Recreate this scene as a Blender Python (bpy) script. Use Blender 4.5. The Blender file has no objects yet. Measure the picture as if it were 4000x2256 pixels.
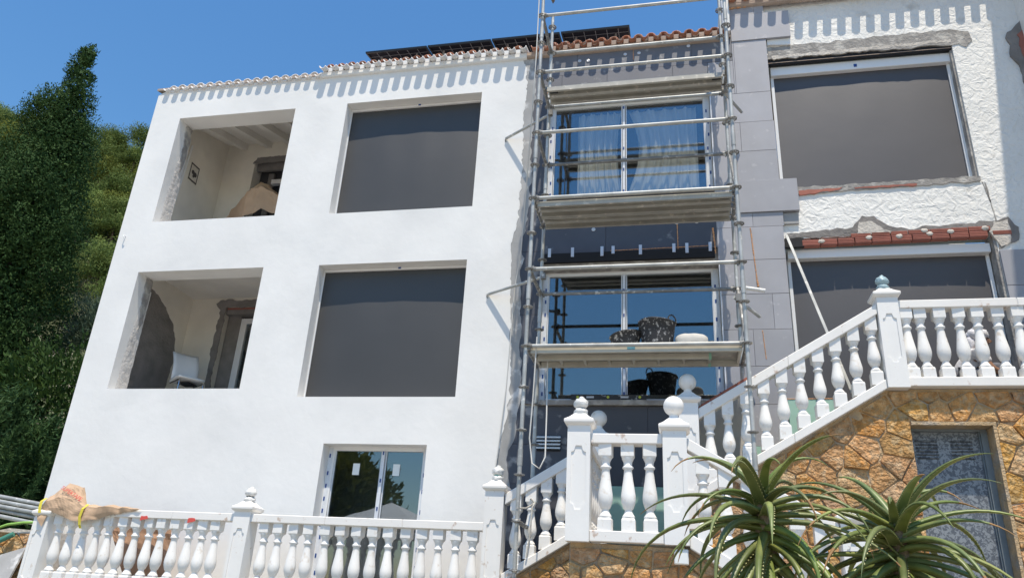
import bpy, bmesh, math, random
import numpy as np
from mathutils import Vector, Matrix, noise
random.seed(7); rng = np.random.default_rng(7)
S = bpy.context.scene; COL = S.collection
R = math.radians

# ------------------------------------------------------------------ camera
yaw, pitch, roll = R(13.0987), R(22.7652), R(3.4411)
fw = Vector((-math.sin(yaw)*math.cos(pitch), math.cos(yaw)*math.cos(pitch), math.sin(pitch)))
rt = Vector((math.cos(yaw), math.sin(yaw), 0)); up = rt.cross(fw)
rt2 = rt*math.cos(roll) + up*math.sin(roll); up2 = -rt*math.sin(roll) + up*math.cos(roll)
cam = bpy.data.cameras.new('camera'); cam.sensor_width = 36; cam.lens = 2980.57/4000*36
cam.clip_start = .05; cam.clip_end = 2000
camo = bpy.data.objects.new('camera', cam); COL.objects.link(camo)
camo.matrix_world = Matrix(((rt2.x, up2.x, -fw.x, 0), (rt2.y, up2.y, -fw.y, 0), (rt2.z, up2.z, -fw.z, 0), (0, 0, 0, 1)))
S.camera = camo

# ------------------------------------------------------------------ sky and sun
SUN = Vector((.30, -1, 2.8)).normalized()
elev = math.asin(SUN.z); azim = math.atan2(SUN.x, SUN.y)
W = bpy.data.worlds.new('World'); S.world = W; W.use_nodes = True
nt = W.node_tree; bg = nt.nodes['Background']
sky = nt.nodes.new('ShaderNodeTexSky'); sky.sky_type = 'NISHITA'; sky.sun_disc = False
sky.sun_elevation = elev; sky.sun_rotation = azim; sky.altitude = 100
sky.air_density = 1.8; sky.dust_density = 0; sky.ozone_density = 10
hs = nt.nodes.new('ShaderNodeHueSaturation'); hs.inputs['Saturation'].default_value = 1.12
nt.links.new(sky.outputs[0], hs.inputs['Color']); nt.links.new(hs.outputs[0], bg.inputs[0]); bg.inputs[1].default_value = .15
sl = bpy.data.lights.new('sun', 'SUN'); sl.energy = 5.0; sl.angle = R(.53); sl.color = (1, .895, .735)
so = bpy.data.objects.new('sun', sl); COL.objects.link(so); so.location = SUN*60
so.rotation_euler = (-SUN).to_track_quat('-Z', 'Y').to_euler()
S.view_settings.view_transform = 'Standard'; S.view_settings.look = 'None'
S.view_settings.exposure = .03; S.view_settings.gamma = 1
S.cycles.max_bounces = 8; S.cycles.transparent_max_bounces = 12

# ------------------------------------------------------------------ materials
MATS = {}
def mat(name, col, rough=.8, var=.12, scale=2.5, bump=0, bscale=60, bdist=.01, metal=0, rnd=0,
        col2=None, spot=None, detail=4, distort=0, spec=.5, coat=0, hue=0, stretch=None):
    m = bpy.data.materials.new(name); m.use_nodes = True; MATS[name] = m
    t = m.node_tree; L = t.links.new; p = t.nodes['Principled BSDF']
    p.inputs['Roughness'].default_value = rough; p.inputs['Metallic'].default_value = metal
    p.inputs['Specular IOR Level'].default_value = spec; p.inputs['Coat Weight'].default_value = coat
    g = t.nodes.new('ShaderNodeNewGeometry'); vec = g.outputs['Position']
    if stretch:
        mp = t.nodes.new('ShaderNodeMapping'); mp.inputs['Scale'].default_value = stretch
        L(vec, mp.inputs[0]); vec = mp.outputs[0]
    def nz(sc, de, di=0):
        n = t.nodes.new('ShaderNodeTexNoise'); n.inputs['Scale'].default_value = sc
        n.inputs['Detail'].default_value = de; n.inputs['Distortion'].default_value = di; L(vec, n.inputs['Vector']); return n
    n = nz(scale, 5)
    r = t.nodes.new('ShaderNodeMapRange'); r.inputs['From Min'].default_value = .25; r.inputs['From Max'].default_value = .75
    r.inputs['To Min'].default_value = 1-var; r.inputs['To Max'].default_value = 1+var; L(n.outputs[0], r.inputs[0])
    hsv = t.nodes.new('ShaderNodeHueSaturation'); hsv.inputs['Color'].default_value = (*col, 1)
    src = None
    if col2 is not None:
        n2 = nz(spot[0], 6, spot[3] if len(spot) > 3 else 0); r2 = t.nodes.new('ShaderNodeMapRange')
        r2.inputs['From Min'].default_value = spot[1]; r2.inputs['From Max'].default_value = spot[2]; L(n2.outputs[0], r2.inputs[0])
        mx = t.nodes.new('ShaderNodeMix'); mx.data_type = 'RGBA'; mx.inputs['A'].default_value = (*col, 1); mx.inputs['B'].default_value = (*col2, 1)
        L(r2.outputs[0], mx.inputs['Factor']); L(mx.outputs['Result'], hsv.inputs['Color'])
    val = r.outputs[0]
    if rnd or hue:
        oi = t.nodes.new('ShaderNodeObjectInfo')
        if rnd:
            rr = t.nodes.new('ShaderNodeMapRange'); rr.inputs['To Min'].default_value = 1-rnd; rr.inputs['To Max'].default_value = 1+rnd
            L(oi.outputs['Random'], rr.inputs[0]); mu = t.nodes.new('ShaderNodeMath'); mu.operation = 'MULTIPLY'
            L(val, mu.inputs[0]); L(rr.outputs[0], mu.inputs[1]); val = mu.outputs[0]
        if hue:
            m7 = t.nodes.new('ShaderNodeMath'); m7.operation = 'MULTIPLY'; m7.inputs[1].default_value = 7.31
            fr = t.nodes.new('ShaderNodeMath'); fr.operation = 'FRACT'; L(oi.outputs['Random'], m7.inputs[0]); L(m7.outputs[0], fr.inputs[0])
            rh = t.nodes.new('ShaderNodeMapRange'); rh.inputs['To Min'].default_value = .5-hue; rh.inputs['To Max'].default_value = .5+hue
            L(fr.outputs[0], rh.inputs[0]); L(rh.outputs[0], hsv.inputs['Hue'])
            rs = t.nodes.new('ShaderNodeMapRange'); rs.inputs['To Min'].default_value = .86; rs.inputs['To Max'].default_value = 1.08
            m8 = t.nodes.new('ShaderNodeMath'); m8.operation = 'MULTIPLY'; m8.inputs[1].default_value = 13.7
            f8 = t.nodes.new('ShaderNodeMath'); f8.operation = 'FRACT'; L(oi.outputs['Random'], m8.inputs[0]); L(m8.outputs[0], f8.inputs[0])
            L(f8.outputs[0], rs.inputs[0]); L(rs.outputs[0], hsv.inputs['Saturation'])
    L(val, hsv.inputs['Value']); L(hsv.outputs[0], p.inputs['Base Color'])
    if bump:
        nb = nz(bscale, detail, distort); b = t.nodes.new('ShaderNodeBump'); b.inputs['Strength'].default_value = bump
        b.inputs['Distance'].default_value = bdist; L(nb.outputs[0], b.inputs['Height']); L(b.outputs[0], p.inputs['Normal'])
    return m
def leafmat(name, a, b, scale=1.2, rough=.55, trans=.25, rnd=0):
    m = bpy.data.materials.new(name); m.use_nodes = True; MATS[name] = m
    t = m.node_tree; L = t.links.new; p = t.nodes['Principled BSDF']; out = t.nodes['Material Output']
    p.inputs['Roughness'].default_value = rough; p.inputs['Specular IOR Level'].default_value = .12
    g = t.nodes.new('ShaderNodeNewGeometry'); n = t.nodes.new('ShaderNodeTexNoise'); n.inputs['Scale'].default_value = scale; n.inputs['Detail'].default_value = 4
    L(g.outputs['Position'], n.inputs['Vector'])
    r = t.nodes.new('ShaderNodeMapRange'); r.inputs['From Min'].default_value = .32; r.inputs['From Max'].default_value = .68; L(n.outputs[0], r.inputs[0])
    mx = t.nodes.new('ShaderNodeMix'); mx.data_type = 'RGBA'; mx.inputs['A'].default_value = (*a, 1); mx.inputs['B'].default_value = (*b, 1)
    L(r.outputs[0], mx.inputs['Factor']); res = mx.outputs['Result']
    if rnd:
        oi = t.nodes.new('ShaderNodeObjectInfo'); rr = t.nodes.new('ShaderNodeMapRange'); rr.inputs['To Min'].default_value = 1-rnd; rr.inputs['To Max'].default_value = 1+rnd
        L(oi.outputs['Random'], rr.inputs[0]); hv = t.nodes.new('ShaderNodeHueSaturation'); L(res, hv.inputs['Color']); L(rr.outputs[0], hv.inputs['Value']); res = hv.outputs[0]
    L(res, p.inputs['Base Color'])
    tr = t.nodes.new('ShaderNodeBsdfTranslucent'); L(res, tr.inputs[0]); ms = t.nodes.new('ShaderNodeMixShader'); ms.inputs[0].default_value = trans
    L(p.outputs[0], ms.inputs[1]); L(tr.outputs[0], ms.inputs[2]); L(ms.outputs[0], out.inputs[0])
    return m
def glassmat(name, refl=.38, tint=(.90, .94, .93)):
    m = bpy.data.materials.new(name); m.use_nodes = True; t = m.node_tree; L = t.links.new
    t.nodes.remove(t.nodes['Principled BSDF']); out = t.nodes['Material Output']
    tr = t.nodes.new('ShaderNodeBsdfTransparent'); tr.inputs[0].default_value = (*tint, 1)
    gl = t.nodes.new('ShaderNodeBsdfGlossy'); gl.inputs['Roughness'].default_value = .012; gl.inputs[0].default_value = (.92, .96, 1, 1)
    g = t.nodes.new('ShaderNodeNewGeometry'); nz = t.nodes.new('ShaderNodeTexNoise'); nz.inputs['Scale'].default_value = 1.1; L(g.outputs['Position'], nz.inputs['Vector'])
    bp = t.nodes.new('ShaderNodeBump'); bp.inputs['Strength'].default_value = .05; bp.inputs['Distance'].default_value = .02
    L(nz.outputs[0], bp.inputs['Height']); L(bp.outputs[0], gl.inputs['Normal'])
    ms = t.nodes.new('ShaderNodeMixShader'); ms.inputs[0].default_value = refl; L(tr.outputs[0], ms.inputs[1]); L(gl.outputs[0], ms.inputs[2]); L(ms.outputs[0], out.inputs[0])
    MATS[name] = m; return m

mat('white_render', (.80, .795, .78), .85, .06, 1.1, .3, 7, .012, detail=13, distort=.3, col2=(.745, .745, .735), spot=(.9, .48, .68, .5))
mat('white_paint', (.82, .81, .79), .6, .04, 3, .2, 60, .004, col2=(.6, .52, .45), spot=(14, .66, .74))
mat('white_cast', (.82, .81, .79), .65, .05, 4, .2, 60, .004, rnd=.05, col2=(.62, .55, .47), spot=(12, .60, .76))
mat('rail_white', (.82, .80, .77), .6, .04, 3, .25, 70, .004, col2=(.55, .44, .37), spot=(9, .63, .70))
mat('stucco_rough', (.80, .79, .76), .9, .06, 2, .75, 11, .035, detail=5, distort=.9, col2=(.62, .60, .56), spot=(3, .62, .72))
mat('interior_wall', (.80, .755, .67), .9, .12, 1.6, .3, 12, .01)
mat('interior_old', (.62, .60, .58), .9, .12, 2.5, .6, 10, .03, distort=1)
mat('ceiling_white', (.78, .75, .70), .9, .08, 2)
mat('mortar_grey', (.30, .285, .27), .95, .22, 5, .8, 25, .02, col2=(.46, .44, .41), spot=(7, .5, .62))
mat('mortar_patch', (.22, .205, .195), .95, .25, 4, .7, 22, .02)
mat('base_coat', (.36, .36, .36), .9, .18, 3, .4, 40, .006, col2=(.62, .62, .62), spot=(5, .56, .66))
mat('mortar_light', (.55, .51, .46), .95, .2, 9, .8, 30, .02)
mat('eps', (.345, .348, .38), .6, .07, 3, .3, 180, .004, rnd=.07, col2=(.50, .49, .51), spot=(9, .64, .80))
mat('eps_eave_shade', (.15, .155, .18), .6, .08, 3, .3, 180, .004, rnd=.08, col2=(.36, .36, .37), spot=(7, .62, .74))  # same boards under the eave, its shadow darkened into their colour
mat('eps_shade', (.075, .08, .10), .6, .10, 3, .3, 180, .004, rnd=.08, col2=(.30, .30, .31), spot=(4.5, .62, .72))  # same boards behind the scaffold, the shade on them put into the colour
mat('xps_teal', (.36, .58, .50), .7, .06, 4, .2, 80, .004)
mat('black_strip', (.012, .012, .014), .8, .1, 6)
mat('tape_silver', (.62, .63, .66), .4, .08, 12, metal=.3)
mat('foam_orange', (.72, .38, .19), .85, .2, 14, 1, 45, .03)
mat('screen_fabric', (.046, .043, .049), .58, .10, 1.6, .25, 3, .01, detail=8, spec=1.0)
mat('screen_fabric_dark', (.027, .026, .027), .58, .12, 1.6, .25, 3, .01, detail=8, spec=1.0)
mat('pvc_white', (.80, .81, .82), .35, .02, 3)
mat('film_white', (.70, .73, .78), .3, .06, 30)
mat('film_blue', (.015, .06, .25), .4, .02, 3)
mat('room_grey', (.16, .18, .19), .9, .1, 2)
mat('room_dark', (.05, .05, .055), .9, .1, 2)
leafmat('curtain', (.50, .50, .47), (.60, .59, .55), 2, .9, .35)
mat('tile_clay', (.36, .15, .09), .85, .25, 6, .4, 40, .006, rnd=.18, col2=(.55, .48, .42), spot=(11, .55, .66))
mat('tile_white', (.74, .72, .70), .85, .08, 6, .4, 40, .006, rnd=.05, col2=(.42, .22, .15), spot=(10, .66, .74))
mat('cornice_old', (.42, .33, .27), .9, .15, 4, .4, 30, .01)
mat('brick_red', (.36, .135, .10), .85, .12, 10, .3, 60, .005, rnd=.12)
mat('galv', (.42, .43, .42), .5, .25, 6, .3, 120, .003, metal=.25, rnd=.08, col2=(.66, .65, .62), spot=(16, .60, .70))
mat('galv_dirty', (.22, .22, .215), .6, .3, 9, .4, 80, .004, metal=.2, rnd=.1, col2=(.62, .60, .56), spot=(13, .58, .66))
mat('deck', (.42, .41, .37), .6, .15, 6, .3, 60, .004, metal=.2, col2=(.6, .57, .5), spot=(12, .60, .70))
mat('alu', (.52, .50, .44), .5, .1, 8, metal=.3)
mat('rubber_black', (.03, .03, .033), .7, .2, 8, .4, 30, .01, col2=(.40, .39, .38), spot=(26, .56, .64))
mat('sack', (.52, .50, .46), .8, .08, 8, .4, 14, .02)
mat('cable_white', (.62, .61, .58), .6, .05, 5)
mat('cable_black', (.04, .04, .04), .6, .05, 5)
mat('mortar_wall', (.50, .36, .21), .95, .2, 8, .8, 35, .03, col2=(.40, .34, .27), spot=(5, .5, .65))
mat('stone', (.56, .30, .11), .9, .4, 12, 1.0, 26, .08, rnd=.13, hue=.008, detail=10, col2=(.60, .41, .22), spot=(8, .45, .65, 1.5))
mat('door_galv', (.11, .125, .15), .5, .1, 3, metal=.1, col2=(.27, .295, .325), spot=(30, .46, .54, .9))
mat('door_frame', (.20, .235, .26), .5, .12, 10, metal=.25)
mat('slot_dark', (.02, .022, .025), .8, .1, 3)
mat('aloe_leaf', (.13, .17, .045), .42, .18, 9, .15, 40, .004, rnd=.25, hue=.015, col2=(.22, .25, .068), spot=(5, .45, .65))
mat('aloe_edge', (.48, .46, .22), .5, .1, 9)
mat('aloe_dry', (.30, .17, .07), .8, .3, 20)
mat('aloe_trunk', (.20, .16, .11), .9, .3, 14, .8, 30, .03)
mat('bark', (.12, .085, .06), .95, .3, 8, .8, 20, .03)
leafmat('cypress_leaf', (.026, .062, .018), (.062, .112, .032), 2.8, .7, .08)
leafmat('conifer_leaf', (.035, .080, .032), (.085, .155, .055), 2.2)
leafmat('juniper_leaf', (.07, .115, .075), (.12, .17, .115), 2.0)
leafmat('laurel_leaf', (.030, .065, .018), (.075, .13, .035), 2.0, .35)
leafmat('pine_leaf', (.095, .145, .038), (.20, .255, .07), .8, .7, .12, .3)
leafmat('olive_leaf', (.12, .15, .03), (.23, .25, .05), .6, .7, .25, .25)
mat('hill_soil', (.085, .095, .04), .95, .4, .35, .8, 1.2, .3, col2=(.30, .26, .20), spot=(.5, .58, .66))
mat('paving', (.33, .295, .25), .9, .12, .8, .3, 12, .01)
mat('concrete', (.46, .44, .41), .9, .12, 2, .4, 25, .01)
mat('kraft', (.52, .36, .235), .8, .1, 5, .3, 9, .02)
mat('kraft_dark', (.40, .25, .17), .8, .12, 5)
mat('tape_yellow', (.72, .60, .06), .45, .05, 5)
mat('print_red', (.66, .09, .07), .6, .05, 5)
mat('chair_white', (.74, .74, .73), .45, .03, 3)
mat('chrome', (.5, .5, .5), .25, .02, 3, metal=1)
mat('plaque', (.66, .62, .55), .4, .1, 20)
mat('plaque_ink', (.07, .06, .06), .5, .1, 20)
mat('pv_frame', (.015, .018, .024), .4, .02, 3, metal=.3)
mat('pv_back', (.006, .008, .02), .6, .05, 3, spec=.15)
mat('pv_line', (.24, .26, .30), .5, .02, 3)
mat('plastic_wrap', (.72, .72, .70), .35, .06, 12, .6, 25, .02)
mat('plastic_blue', (.34, .47, .52), .35, .12, 12, .6, 25, .02)
mat('plastic_green', (.25, .5, .38), .4, .1, 12)
mat('cloth_white', (.74, .74, .78), .9, .06, 8, .5, 30, .02)
mat('skin', (.30, .16, .10), .6, .06, 8)
mat('trousers', (.13, .14, .17), .9, .1, 8)
mat('level_black', (.03, .03, .032), .5, .3, 14, col2=(.5, .5, .5), spot=(20, .6, .68))
mat('vial', (.55, .62, .08), .3, .02, 3)
mat('green_pipe', (.06, .22, .16), .5, .1, 6)
mat('hose_green', (.28, .50, .10), .5, .1, 6)
mat('box_white', (.83, .85, .83), .4, .02, 3)
mat('parasol_cloth', (.75, .74, .70), .9, .04, 2)
mat('sticker_blue', (.12, .34, .48), .5, .15, 30)
mat('rope', (.45, .44, .41), .9, .15, 30)
glassmat('glass', .15, (.96, .98, .98)); glassmat('glass_low', .15, (.78, .82, .83))
# ------------------------------------------------------------------ mesh helpers
ORG = {}; U = 1.0        # U: scale of the drawing units used for the facade
class B:
    def __init__(s): s.v = []; s.f = []; s.m = []; s.sm = []
    def add(s, v, f, m=0, smooth=False):
        o = len(s.v); s.v += [tuple(q) for q in v]
        for q in f: s.f.append(tuple(i+o for i in q)); s.m.append(m); s.sm.append(smooth)
        return s
    def box(s, x0, x1, y0, y1, z0, z1, m=0):
        v = [(x, y, z) for z in (z0, z1) for y in (y0, y1) for x in (x0, x1)]
        return s.add(v, [(0, 2, 3, 1), (4, 5, 7, 6), (0, 1, 5, 4), (2, 6, 7, 3), (0, 4, 6, 2), (1, 3, 7, 5)], m)
    def hexa(s, v, m=0):
        return s.add(v, [(0, 2, 3, 1), (4, 5, 7, 6), (0, 1, 5, 4), (2, 6, 7, 3), (0, 4, 6, 2), (1, 3, 7, 5)], m)
    def tube(s, p, q, r, n=12, m=0, r2=None, caps=True):
        p = Vector(p); q = Vector(q); d = (q-p).normalized()
        a = d.orthogonal().normalized(); b = d.cross(a); r2 = r if r2 is None else r2
        v = []
        for c, rr in ((p, r), (q, r2)):
            for i in range(n):
                t = 2*math.pi*i/n; v.append(c + (a*math.cos(t)+b*math.sin(t))*rr)
        s.add(v, [(i, (i+1) % n, n+(i+1) % n, n+i) for i in range(n)], m, True)
        if caps: s.add(v, [tuple(range(n-1, -1, -1)), tuple(range(n, 2*n))], m)
        return s
    def path(s, pts, r, n=8, m=0):
        pts = [Vector(p) for p in pts]; v = []; prev = None
        rs = r if isinstance(r, (list, tuple)) else [r]*len(pts)
        for i, p in enumerate(pts):
            d = (pts[min(i+1, len(pts)-1)]-pts[max(i-1, 0)]).normalized()
            a = d.orthogonal().normalized() if prev is None else (prev-d*prev.dot(d)).normalized()
            prev = a; b = d.cross(a)
            for k in range(n):
                t = 2*math.pi*k/n; v.append(p+(a*math.cos(t)+b*math.sin(t))*rs[i])
        f = [(i*n+k, i*n+(k+1) % n, (i+1)*n+(k+1) % n, (i+1)*n+k) for i in range(len(pts)-1) for k in range(n)]
        s.add(v, f, m, True); L = len(pts)-1
        return s.add(v, [tuple(range(n-1, -1, -1)), tuple(L*n+k for k in range(n))], m)
    def lathe(s, prof, c=(0, 0, 0), n=20, m=0, smooth=True):
        v = []
        for r, z in prof:
            for k in range(n):
                t = 2*math.pi*k/n; v.append((c[0]+r*math.cos(t), c[1]+r*math.sin(t), c[2]+z))
        f = [(i*n+k, i*n+(k+1) % n, (i+1)*n+(k+1) % n, (i+1)*n+k) for i in range(len(prof)-1) for k in range(n)]
        s.add(v, f, m, smooth); L = len(prof)-1
        return s.add(v, [tuple(range(n-1, -1, -1)), tuple(L*n+k for k in range(n))], m)
    def stack(s, prof, c=(0, 0, 0), m=0):           # square section, (half width, z) pairs
        v = []
        for h, z in prof: v += [(c[0]+a*h, c[1]+b*h, c[2]+z) for a, b in ((-1, -1), (1, -1), (1, 1), (-1, 1))]
        f = [(i*4+k, i*4+(k+1) % 4, i*4+4+(k+1) % 4, i*4+4+k) for i in range(len(prof)-1) for k in range(4)]
        L = 4*(len(prof)-1); f += [(3, 2, 1, 0), (L, L+1, L+2, L+3)]
        return s.add(v, f, m)
    def prism(s, poly, y0, y1, m=0, mback=None):    # polygon in x,z pushed along y
        n = len(poly); a = sum(poly[i][0]*poly[(i+1) % n][1]-poly[(i+1) % n][0]*poly[i][1] for i in range(n))
        if a < 0: poly = poly[::-1]
        v = [(x, y0, z) for x, z in poly]+[(x, y1, z) for x, z in poly]
        f = [tuple(range(n)), tuple(range(2*n-1, n-1, -1))]+[(i, n+i, n+(i+1) % n, (i+1) % n) for i in range(n)]
        return s.add(v, f, m)
    def sphere(s, c, r, n=20, k=12, m=0, sc=(1, 1, 1), fn=None):
        v = []
        for j in range(k+1):
            ph = math.pi*j/k
            for i in range(n):
                t = 2*math.pi*i/n; d = Vector((math.sin(ph)*math.cos(t), math.sin(ph)*math.sin(t), math.cos(ph)))
                g = fn(d) if fn else 1
                v.append((c[0]+d.x*r*sc[0]*g, c[1]+d.y*r*sc[1]*g, c[2]+d.z*r*sc[2]*g))
        f = [(j*n+i, (j+1)*n+i, (j+1)*n+(i+1) % n, j*n+(i+1) % n) for j in range(k) for i in range(n)]
        return s.add(v, f, m, True)
    def wall(s, x0, x1, z0, z1, holes, y0, y1, m=0):
        xs = sorted({x0, x1}|{h[i] for h in holes for i in (0, 1)}); zs = sorted({z0, z1}|{h[i] for h in holes for i in (2, 3)})
        xs = [x for x in xs if x0 <= x <= x1]; zs = [z for z in zs if z0 <= z <= z1]
        def hole(i, j):
            if i < 0 or j < 0 or i >= len(xs)-1 or j >= len(zs)-1: return True
            cx = (xs[i]+xs[i+1])/2; cz = (zs[j]+zs[j+1])/2
            return any(h[0] < cx < h[1] and h[2] < cz < h[3] for h in holes)
        for i in range(len(xs)-1):
            for j in range(len(zs)-1):
                if hole(i, j): continue
                a, b, c, d = xs[i], xs[i+1], zs[j], zs[j+1]
                s.add([(a, y0, c), (b, y0, c), (b, y0, d), (a, y0, d)], [(0, 1, 2, 3)], m)
                s.add([(a, y1, c), (b, y1, c), (b, y1, d), (a, y1, d)], [(3, 2, 1, 0)], m)
                if hole(i-1, j): s.add([(a, y0, c), (a, y0, d), (a, y1, d), (a, y1, c)], [(0, 1, 2, 3)], m)
                if hole(i+1, j): s.add([(b, y0, c), (b, y0, d), (b, y1, d), (b, y1, c)], [(3, 2, 1, 0)], m)
                if hole(i, j-1): s.add([(a, y0, c), (b, y0, c), (b, y1, c), (a, y1, c)], [(3, 2, 1, 0)], m)
                if hole(i, j+1): s.add([(a, y0, d), (b, y0, d), (b, y1, d), (a, y1, d)], [(0, 1, 2, 3)], m)
        return s
    def mesh(s, name, mats, origin=None, bevel=0):
        v = np.array(s.v, float)*U
        if origin is None:
            lo, hi = v.min(0), v.max(0); origin = ((lo[0]+hi[0])/2, (lo[1]+hi[1])/2, lo[2])
        v = v-np.array(origin); me = bpy.data.meshes.new(name); me.from_pydata(v.tolist(), [], s.f)
        for k in ([mats] if isinstance(mats, str) else mats): me.materials.append(MATS[k])
        me.polygons.foreach_set('material_index', s.m); me.polygons.foreach_set('use_smooth', s.sm)
        if bevel:
            bm = bmesh.new(); bm.from_mesh(me); bmesh.ops.remove_doubles(bm, verts=bm.verts, dist=1e-5)
            es = [e for e in bm.edges if len(e.link_faces) == 2 and e.calc_face_angle(0) > .5]
            bmesh.ops.bevel(bm, geom=es, offset=bevel, segments=1, affect='EDGES', clamp_overlap=True); bm.to_mesh(me); bm.free()
        me.update(); return me, Vector(origin)
    def build(s, name, mats, parent=None, bevel=0):
        me, o = s.mesh(name, mats, None, bevel); return place(name, me, o, parent, scaled=True)
def place(name, me, loc, parent=None, rot=None, scale=None, scaled=False):
    o = bpy.data.objects.new(name, me); COL.objects.link(o); loc = Vector(loc)*(1 if scaled else U); ORG[o.name] = loc
    if parent is not None: o.parent = parent; o.location = loc-ORG[parent.name]
    else: o.location = loc
    if rot is not None: o.rotation_euler = rot
    if scale is not None: o.scale = scale
    return o
def thing(name, loc, label=None, cat=None, group=None):
    return tag(place(name, None, loc), label, cat, group)
def tag(o, label=None, cat=None, group=None, kind=None):
    for k, x in (('label', label), ('category', cat), ('group', group), ('kind', kind)):
        if x: o[k] = x
    return o
def ragged(p, q, step=.04, amp=.03, seed=0):
    p = Vector((p[0], p[1])); q = Vector((q[0], q[1])); L = (q-p).length; n = max(2, int(L/step)); d = (q-p)/n; nn = Vector((-d.y, d.x)).normalized(); out = []
    for i in range(n):
        a = p+d*i; k = noise.noise(Vector((a.x*6+seed, a.y*6, seed)))*amp*1.4+random.uniform(-.35, .35)*amp
        a = a+nn*k; out.append((a.x, a.y))
    return out
def ragpoly(pts, step=.05, amp=.025, seed=0):
    out = []
    for i in range(len(pts)): out += ragged(pts[i], pts[(i+1) % len(pts)], step, amp, seed+i)
    return out
def text_mesh(txt, size, name):
    c = bpy.data.curves.new(name, 'FONT'); c.body = txt; c.size = size; c.align_x = 'CENTER'; c.extrude = .0008
    o = bpy.data.objects.new(name, c); COL.objects.link(o); dg = bpy.context.evaluated_depsgraph_get()
    me = bpy.data.meshes.new_from_object(o.evaluated_get(dg)); bpy.data.objects.remove(o); bpy.data.curves.remove(c); return me

# ------------------------------------------------------------------ ground, terraces, stairs (setting)
G = -1.7
tag(B().box(-300, 300, -300, 7.3, G-.5, G).build('ground', 'paving'), kind='structure')
tag(B().box(-300, 300, 7.3, 300, G-.9, G-.004).build('terrain', 'hill_soil'), kind='structure')
tag(B().box(-8.3, -2.02, 9.02, 9.99, G, -.1).build('lower_terrace', 'paving'), kind='structure')
b = B()
for i in range(7): b.box(-2.02+i*.14, -2.02+(i+1)*.14, 9.06, 9.985, G, -.1+(i+1)*.103)
tag(b.build('lower_stairs', 'concrete'), kind='structure')
tag(B().box(-1.04, .2, 7.5, 9.985, G, .62).build('stair_landing', 'paving'), kind='structure')
b = B()
for i in range(11): b.box(.2+i*.19, .2+(i+1)*.19, 8.86, 9.985, G, .62+(i+1)*.17)
tag(b.build('upper_stairs', 'concrete'), kind='structure')
b = B()
for i in range(6): b.box(.2+i*.17, .2+(i+1)*.17, 7.56, 8.72, G, .62-(i+1)*.11)
tag(b.build('front_stairs', 'concrete'), kind='structure')
b = B().box(2.292, 7, 9.06, 10.06, G, 2.49); b.box(2.292, 7, 8.86, 9.06, 2.2, 2.49); tag(b.build('upper_terrace', 'paving'), kind='structure')
U = .965; GH = -1.8
# ------------------------------------------------------------------ the house
house = thing('house', (-2, 12, GH), 'white rendered three-storey house under renovation with dark roller screens', 'house')
A1 = (-8.68, -6.40, 5.745, 7.86); A2 = (-8.69, -6.41, 2.82, 4.81); B1 = (-5.43, -3.035, 5.72, 7.87); B2 = (-5.45, -3.045, 2.695, 4.81); GW = (-4.92, -3.39, -.09, 2.02)
W1 = (-1.90, .60, 5.80, 7.56); W2 = (-1.90, .60, 2.65, 4.60); R1 = (1.50, 4.11, 5.78, 8.10); R2 = (1.50, 4.15, 2.50, 4.97)
b = B().wall(-9.27, -2.75, GH, 8.42, [A1, A2, B1, B2, GW], 9.992, 10.36)
edge = [(-2.35, 8.60), (-2.27, 7.93), (-2.31, 7.35), (-2.28, 6.5), (-2.285, 5.95), (-2.29, 5.45), (-2.37, 5.12), (-2.36, 4.47), (-2.31, 3.78), (-2.26, 2.65), (-2.38, 1.9), (-2.42, GH)]
rag = []
for i in range(len(edge)-1): rag += ragged(edge[i], edge[i+1], .035, .028, i)
b.prism([(-2.75, 8.42)] + [(-2.35, 8.42)] + [q for q in rag if q[1] < 8.415] + [(-2.42, GH), (-2.75, GH)], 9.992, 10.034)
b.box(-6.0, -2.75, 9.992, 10.3, 8.4202, 8.62)
b.add([(-2.36, 9.992, 8.4202), (-2.36, 9.992, 8.6), (-2.75, 9.992, 8.6), (-2.75, 9.992, 8.4202)], [(0, 1, 2, 3)])
wallw = b.build('rendered_wall', 'white_render', house)
o = B().prism([(-9.27, 8.4202), (-9.12, 8.50), (-6.0, 8.50), (-6.0, 8.4202)], 9.993, 10.36).build('wall_coping', 'white_render', house)
B().box(-9.27, -9.05, 10.361, 16, GH, 8.44).build('side_wall', 'white_render', house)
B().box(-9.27, 6, 16, 16.2, GH, 10).build('rear_wall', 'white_render', house)
# grey base coat strip between plaster and insulation
poly = [(-2.6, 8.58)] + [(x+.15+.05*noise.noise(Vector((z*3, 0, 4))), z) for x, z in [q for i in range(len(edge)-1) for q in ragged(edge[i], edge[i+1], .06, .03, i+30)] if z < 8.57] + [(-2.25, GH), (-2.6, GH)]
B().prism(poly, 9.997, 10.033).build('base_coat_strip', 'base_coat', house)
B().wall(-2.75, 1.50, GH, 8.62, [W1, W2], 10.036, 10.32).build('masonry_wall', 'mortar_grey', house)
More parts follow.
